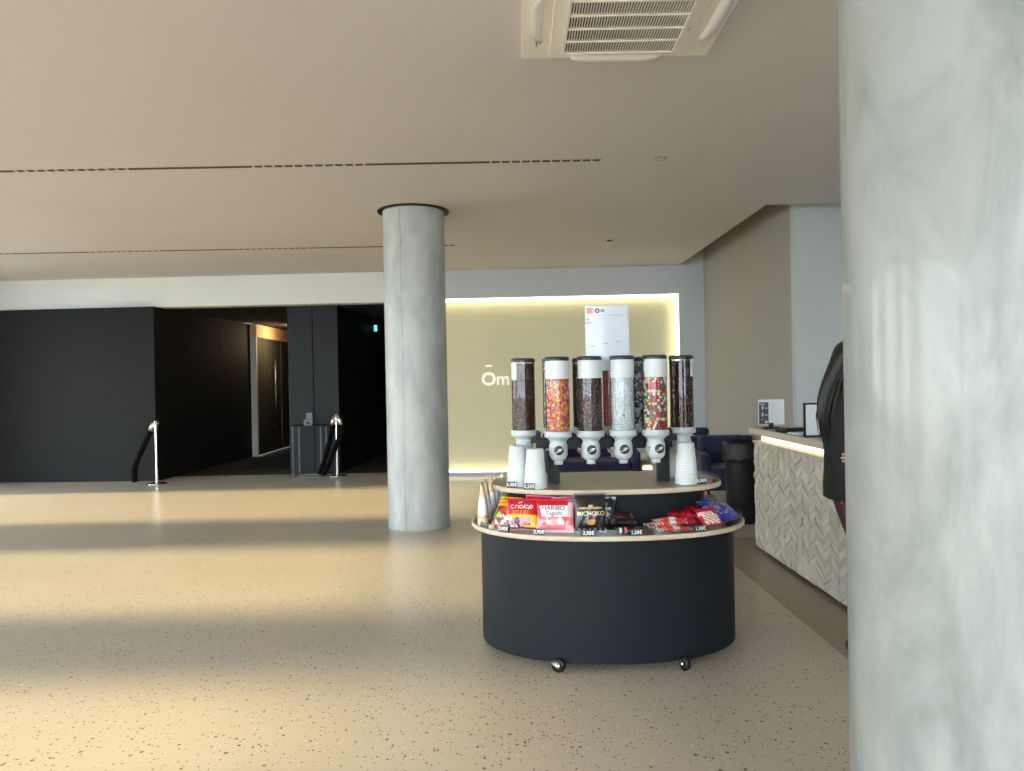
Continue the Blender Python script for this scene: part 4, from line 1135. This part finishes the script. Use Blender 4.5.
BLG = 'blue pouches on the lower tray'
for i, (lab, x, y, z, rot, ds) in enumerate((
    ('blue pouch nearest the right front of the tray', 1.165, 4.235, T1+0.012, (-50, 0, 36), d_blue),
    ('blue and silver pouch farthest right on the tray', 1.262, 4.35, T1+0.012, (-52, 0, 54), d_blue),
    ('blue pouch lying in the second layer of the blue pile', 1.15, 4.30, T1+0.040, (-58, 3, 36), d_blue),
    ('blue and lilac pouch on top of the blue pile', 1.185, 4.375, T1+0.052, (-62, 3, 44), cf6),
    ('silver and lilac pouch at the back of the blue pile', 1.12, 4.46, T1+0.045, (-58, 0, 16), cf7),
    ('lilac and blue pouch between the red and blue piles', 1.085, 4.36, T1+0.050, (-62, 0, 10), cf6),
    ('dark silver pouch against the clear guard at the right rim', 1.265, 4.50, T1+0.02, (-52, 0, 72), conf(31, ['black', 'silver', 'black', 'lilac'])))):
    pouch(lab, 0.14, 0.12, 0.038, ds, x, y, z, rot, BLG, i*1.1+0.9)
OG = 'orange and brown pouches behind the blue pile'
pouch('orange and brown pouch at the far right of the tray', 0.10, 0.105, 0.035, conf(41, ['orange', 'brown', 'darkbrown', 'orange', 'cream']), 1.20, 4.74, T1+0.02, (-35, 0, 30), OG, 0.3)
pouch('brown and green pouch beside the orange pouch', 0.10, 0.10, 0.035, conf(42, ['brown', 'darkbrown', 'green', 'orange', 'black']), 1.262, 4.68, T1+0.015, (-45, 0, 50), OG, 1.9)

# ------------------------------------------------------------------ the person at the counter
def skinned(name, verts, edges, radii, m, parent=None, sub=2, root=0):
    me = bpy.data.meshes.new(name)
    me.from_pydata([Vector(v) for v in verts], edges, [])
    o = bpy.data.objects.new(name, me); COL.objects.link(o)
    o.modifiers.new('skin', 'SKIN'); s = o.modifiers.new('sub', 'SUBSURF'); s.levels = sub; s.render_levels = sub
    for i, r in enumerate(radii):
        sv = me.skin_vertices[0].data[i]
        sv.radius = r if isinstance(r, tuple) else (r, r)
        sv.use_root = (i == root)
    dg = bpy.context.evaluated_depsgraph_get(); dg.update()
    nm = bpy.data.meshes.new_from_object(o.evaluated_get(dg))
    bpy.data.objects.remove(o)
    nm.name = name; nm.materials.clear(); nm.materials.append(MATS[m])
    for p in nm.polygons: p.use_smooth = True
    return link(name, nm, parent)
PXY = (1.885, 4.22)
pe = thing('person', 'person in black top and maroon trousers with long dark hair, standing at the counter', 'person', (PXY[0], PXY[1], 0))
# local frame: facing +x, left hand +y
J = {'pelvis': (0.0, 0, 0.95), 'waist': (0.005, 0, 1.10), 'chest': (-0.015, 0, 1.30), 'neckb': (-0.02, 0, 1.47), 'neck': (0.015, 0, 1.54), 'headl': (0.05, 0, 1.61), 'headm': (0.06, 0, 1.675), 'headt': (0.05, 0, 1.735),
     'hipL': (0.01, 0.09, 0.88), 'hipR': (-0.005, -0.09, 0.88), 'kneeL': (0.13, 0.10, 0.50), 'kneeR': (0.055, -0.10, 0.50), 'ankL': (0.08, 0.10, 0.09), 'ankR': (-0.05, -0.11, 0.09), 'toeL': (0.22, 0.12, 0.035), 'toeR': (0.09, -0.13, 0.035),
     'shL': (-0.02, 0.17, 1.42), 'shR': (-0.02, -0.17, 1.42), 'elL': (0.08, 0.25, 1.19), 'elR': (0.03, -0.26, 1.18), 'wrL': (0.29, 0.19, 1.135), 'wrR': (0.022, -0.225, 1.125)}
names = list(J); ix = {n: i for i, n in enumerate(names)}
edges = [('pelvis', 'waist'), ('waist', 'chest'), ('chest', 'neckb'), ('neckb', 'neck'), ('neck', 'headl'), ('headl', 'headm'), ('headm', 'headt'), ('pelvis', 'hipL'), ('pelvis', 'hipR'), ('hipL', 'kneeL'), ('hipR', 'kneeR'), ('kneeL', 'ankL'), ('kneeR', 'ankR'), ('ankL', 'toeL'), ('ankR', 'toeR'),
         ('neckb', 'shL'), ('neckb', 'shR'), ('shL', 'elL'), ('shR', 'elR'), ('elL', 'wrL'), ('elR', 'wrR')]
rad = {'pelvis': 0.075, 'waist': 0.105, 'chest': 0.115, 'neckb': 0.065, 'neck': 0.048, 'headl': 0.070, 'headm': 0.088, 'headt': 0.060, 'hipL': 0.080, 'hipR': 0.080, 'kneeL': 0.058, 'kneeR': 0.058, 'ankL': 0.040, 'ankR': 0.040, 'toeL': 0.028, 'toeR': 0.028,
       'shL': 0.052, 'shR': 0.052, 'elL': 0.040, 'elR': 0.040, 'wrL': 0.027, 'wrR': 0.027}
# hands grow out of the wrists, in the same body mesh: palm and five fingers
V = [J[n] for n in names]; RR = [rad[n] for n in names]; ED = [(ix[a], ix[b]) for a, b in edges]
def hand(wr, fwd, side_, up, curl):
    w = Vector(J[wr]); f = Vector(fwd).normalized(); s = Vector(side_).normalized(); u = Vector(up).normalized()
    palm = len(V); V.append(tuple(w + f*0.055)); RR.append((0.030, 0.017)); ED.append((ix[wr], palm))
    for k, (off, ln) in enumerate(((-0.027, 0.065), (-0.009, 0.075), (0.009, 0.070), (0.026, 0.055))):
        b = w + f*0.090 + s*off
        i0 = len(V); V.append(tuple(b)); RR.append(0.0095); ED.append((palm, i0))
        m_ = b + f*ln*0.5 - u*curl*0.012; V.append(tuple(m_)); RR.append(0.0085); ED.append((i0, i0+1))
        V.append(tuple(b + f*ln*0.86 - u*curl*0.042)); RR.append(0.0070); ED.append((i0+1, i0+2))
    b = w + f*0.035 - s*0.034
    i0 = len(V); V.append(tuple(b)); RR.append(0.011); ED.append((palm, i0))
    V.append(tuple(b + f*0.035 - s*0.022 - u*0.008)); RR.append(0.009); ED.append((i0, i0+1))
    V.append(tuple(b + f*0.060 - s*0.026 - u*0.016)); RR.append(0.0075); ED.append((i0+1, i0+2))
hand('wrL', (1, -0.25, -0.10), (0.25, 1, 0), (0, 0, 1), 0.3)
hand('wrR', (-1, 0.55, -0.25), (0.1, -0.1, -1), (0.4, -1, 0), 0.7)
skinned('body', V, ED, RR, 'skin', pe)
# clothes: the same joints with a little more girth
def garment(name, js, es, extra, m, over={}):
    idx = {n: i for i, n in enumerate(js)}
    pts = [over.get(n, J.get(n)) for n in js]
    return skinned(name, pts, [(idx[a], idx[b]) for a, b in es], [rad.get(n, 0.05)+extra.get(n, 0.014) if not isinstance(extra.get(n), tuple) else extra[n] for n in js], m, pe)
garment('top', ['waist', 'chest', 'neckb', 'hem', 'hem2', 'hem3', 'shL', 'shR', 'elL', 'elR', 'cufL', 'cufR', 'collar'], [('hem3', 'hem2'), ('hem2', 'hem'), ('hem', 'waist'), ('waist', 'chest'), ('chest', 'neckb'), ('neckb', 'shL'), ('neckb', 'shR'), ('shL', 'elL'), ('shR', 'elR'), ('elL', 'cufL'), ('elR', 'cufR'), ('neckb', 'collar')],
        {'hem': (0.125, 0.125), 'hem2': (0.12, 0.12), 'hem3': (0.11, 0.11), 'waist': (0.138, 0.138), 'chest': (0.150, 0.150), 'neckb': 0.022, 'cufL': 0.0, 'cufR': (0.044, 0.044), 'collar': (0.060, 0.060), 'shL': 0.020, 'shR': 0.020, 'elL': 0.030, 'elR': 0.030}, 'knit_black',
        {'hem': (0.02, 0, 1.02), 'hem2': (0.02, 0, 0.97), 'hem3': (0.02, 0, 0.94), 'cufL': (0.255, 0.20, 1.14), 'cufR': (-0.075, -0.185, 1.105), 'collar': (-0.012, 0, 1.515)})
# lower part of the top: a straight knit body that ends in a clean hem over the hips
mb = MB(); vs = []; fs = []; n = 40
rings = [(0.010, 0.148, 0.205, 0.862), (0.010, 0.156, 0.214, 0.868), (0.012, 0.158, 0.214, 0.93), (0.008, 0.150, 0.198, 1.02), (0.0, 0.142, 0.180, 1.12), (-0.012, 0.146, 0.178, 1.24), (-0.02, 0.142, 0.175, 1.33), (-0.02, 0.11, 0.155, 1.41), (-0.02, 0.07, 0.10, 1.455)]
for cx, rx, ry, z in rings: vs += [(cx+rx*math.cos(2*PI*i/n), ry*math.sin(2*PI*i/n), z) for i in range(n)]
for j in range(len(rings)-1): fs += [(j*n+i, j*n+(i+1) % n, (j+1)*n+(i+1) % n, (j+1)*n+i) for i in range(n)]
mb.add(vs, fs, 0, True); mb.build('top_body', 'knit_black', pe)
garment('trousers', ['pelvis', 'hipL', 'hipR', 'kneeL', 'kneeR', 'cL', 'cR'], [('pelvis', 'hipL'), ('pelvis', 'hipR'), ('hipL', 'kneeL'), ('hipR', 'kneeR'), ('kneeL', 'cL'), ('kneeR', 'cR')], {'pelvis': (0.075, 0.075), 'hipL': 0.026, 'hipR': 0.026, 'cL': 0.012, 'cR': 0.012, 'kneeL': 0.018, 'kneeR': 0.018}, 'trousers_maroon',
        {'cL': (0.082, 0.10, 0.13), 'cR': (-0.043, -0.11, 0.13)})
for sd, a, t in ((1, 'ankL', 'toeL'), (-1, 'ankR', 'toeR')):
    ax_, ay_, _ = J[a]; tx, ty, _ = J[t]
    skinned('shoe', [(ax_, ay_, 0.12), (ax_-0.005, ay_, 0.06), (ax_-0.045, ay_-0.005*sd, 0.045), (ax_*0.5+tx*0.5, ay_*0.5+ty*0.5, 0.045), (tx+0.015, ty, 0.036)], [(0, 1), (1, 2), (1, 3), (3, 4)], [0.047, 0.044, 0.040, 0.042, 0.034], 'shoe_black', pe)
# face
hm = Vector(J['headm'])
for s in (-1, 1):
    MB().lathe([(0, -0.012), (0.0085, -0.0085), (0.012, 0), (0.0085, 0.0085), (0, 0.012)], 14, M=Matrix.Translation(hm+Vector((0.078, s*0.031, -0.005)))).build('eye', 'eye_white', pe)
    MB().lathe([(0, 0), (0.0055, 0.0), (0.005, 0.003), (0, 0.004)], 12, M=Matrix.Translation(hm+Vector((0.0885, s*0.031, -0.005))) @ Matrix.Rotation(PI/2, 4, 'Y')).build('iris', 'hair_dark', pe)
    MB().tube([hm+Vector((0.080, s*0.014, 0.018)), hm+Vector((0.084, s*0.032, 0.022)), hm+Vector((0.070, s*0.050, 0.016))], [0.003, 0.0035, 0.002], 6).build('eyebrow', 'hair_dark', pe)
    MB().tube([hm+Vector((0.0, s*0.083, 0.015)), hm+Vector((-0.012, s*0.092, 0.0)), hm+Vector((0.0, s*0.085, -0.028))], [0.007, 0.011, 0.006], 8).build('ear', 'skin', pe)
MB().tube([hm+Vector((0.082, 0, 0.008)), hm+Vector((0.098, 0, -0.022)), hm+Vector((0.108, 0, -0.038)), hm+Vector((0.088, 0, -0.046))], [0.007, 0.010, 0.013, 0.010], 10).build('nose', 'skin', pe)
MB().tube([hm+Vector((0.074, -0.024, -0.072)), hm+Vector((0.086, 0, -0.071)), hm+Vector((0.074, 0.024, -0.072))], [0.002, 0.007, 0.002], 8).build('mouth', 'lip', pe)
# long hair: cap on the skull plus a mass of strands down the back
hr = skinned('hair', [(0.03, 0, 1.750), (0.0, 0, 1.685), (-0.045, 0, 1.59), (-0.085, 0, 1.49), (-0.125, 0, 1.38), (-0.13, 0, 1.27), (0.005, 0.07, 1.665), (0.005, -0.07, 1.665), (-0.02, 0.085, 1.55), (-0.02, -0.085, 1.55)],
        [(0, 1), (1, 2), (2, 3), (3, 4), (4, 5), (1, 6), (1, 7), (6, 8), (7, 9)], [(0.062, 0.070), (0.080, 0.090), (0.065, 0.085), (0.045, 0.095), (0.034, 0.085), (0.018, 0.055), 0.05, 0.05, 0.028, 0.028], 'hair_dark', pe)
mb = MB(); rh = random.Random(8)
for i in range(46):
    y = rh.uniform(-0.085, 0.085); e = rh.uniform(-0.02, 0.02)
    mb.tube([(-0.025-0.02*rh.random(), y*0.8, 1.69), (-0.075+e*.4, y, 1.58), (-0.122+e, y*1.05, 1.44), (-0.152+e, y*1.05+rh.uniform(-.02, .02), 1.32), (-0.14+e*1.3, y+rh.uniform(-.02, .02), rh.uniform(1.16, 1.26))], [0.006, 0.007, 0.006, 0.004, 0.001], 5)
mb.build('hair_strands', 'hair_dark', hr)
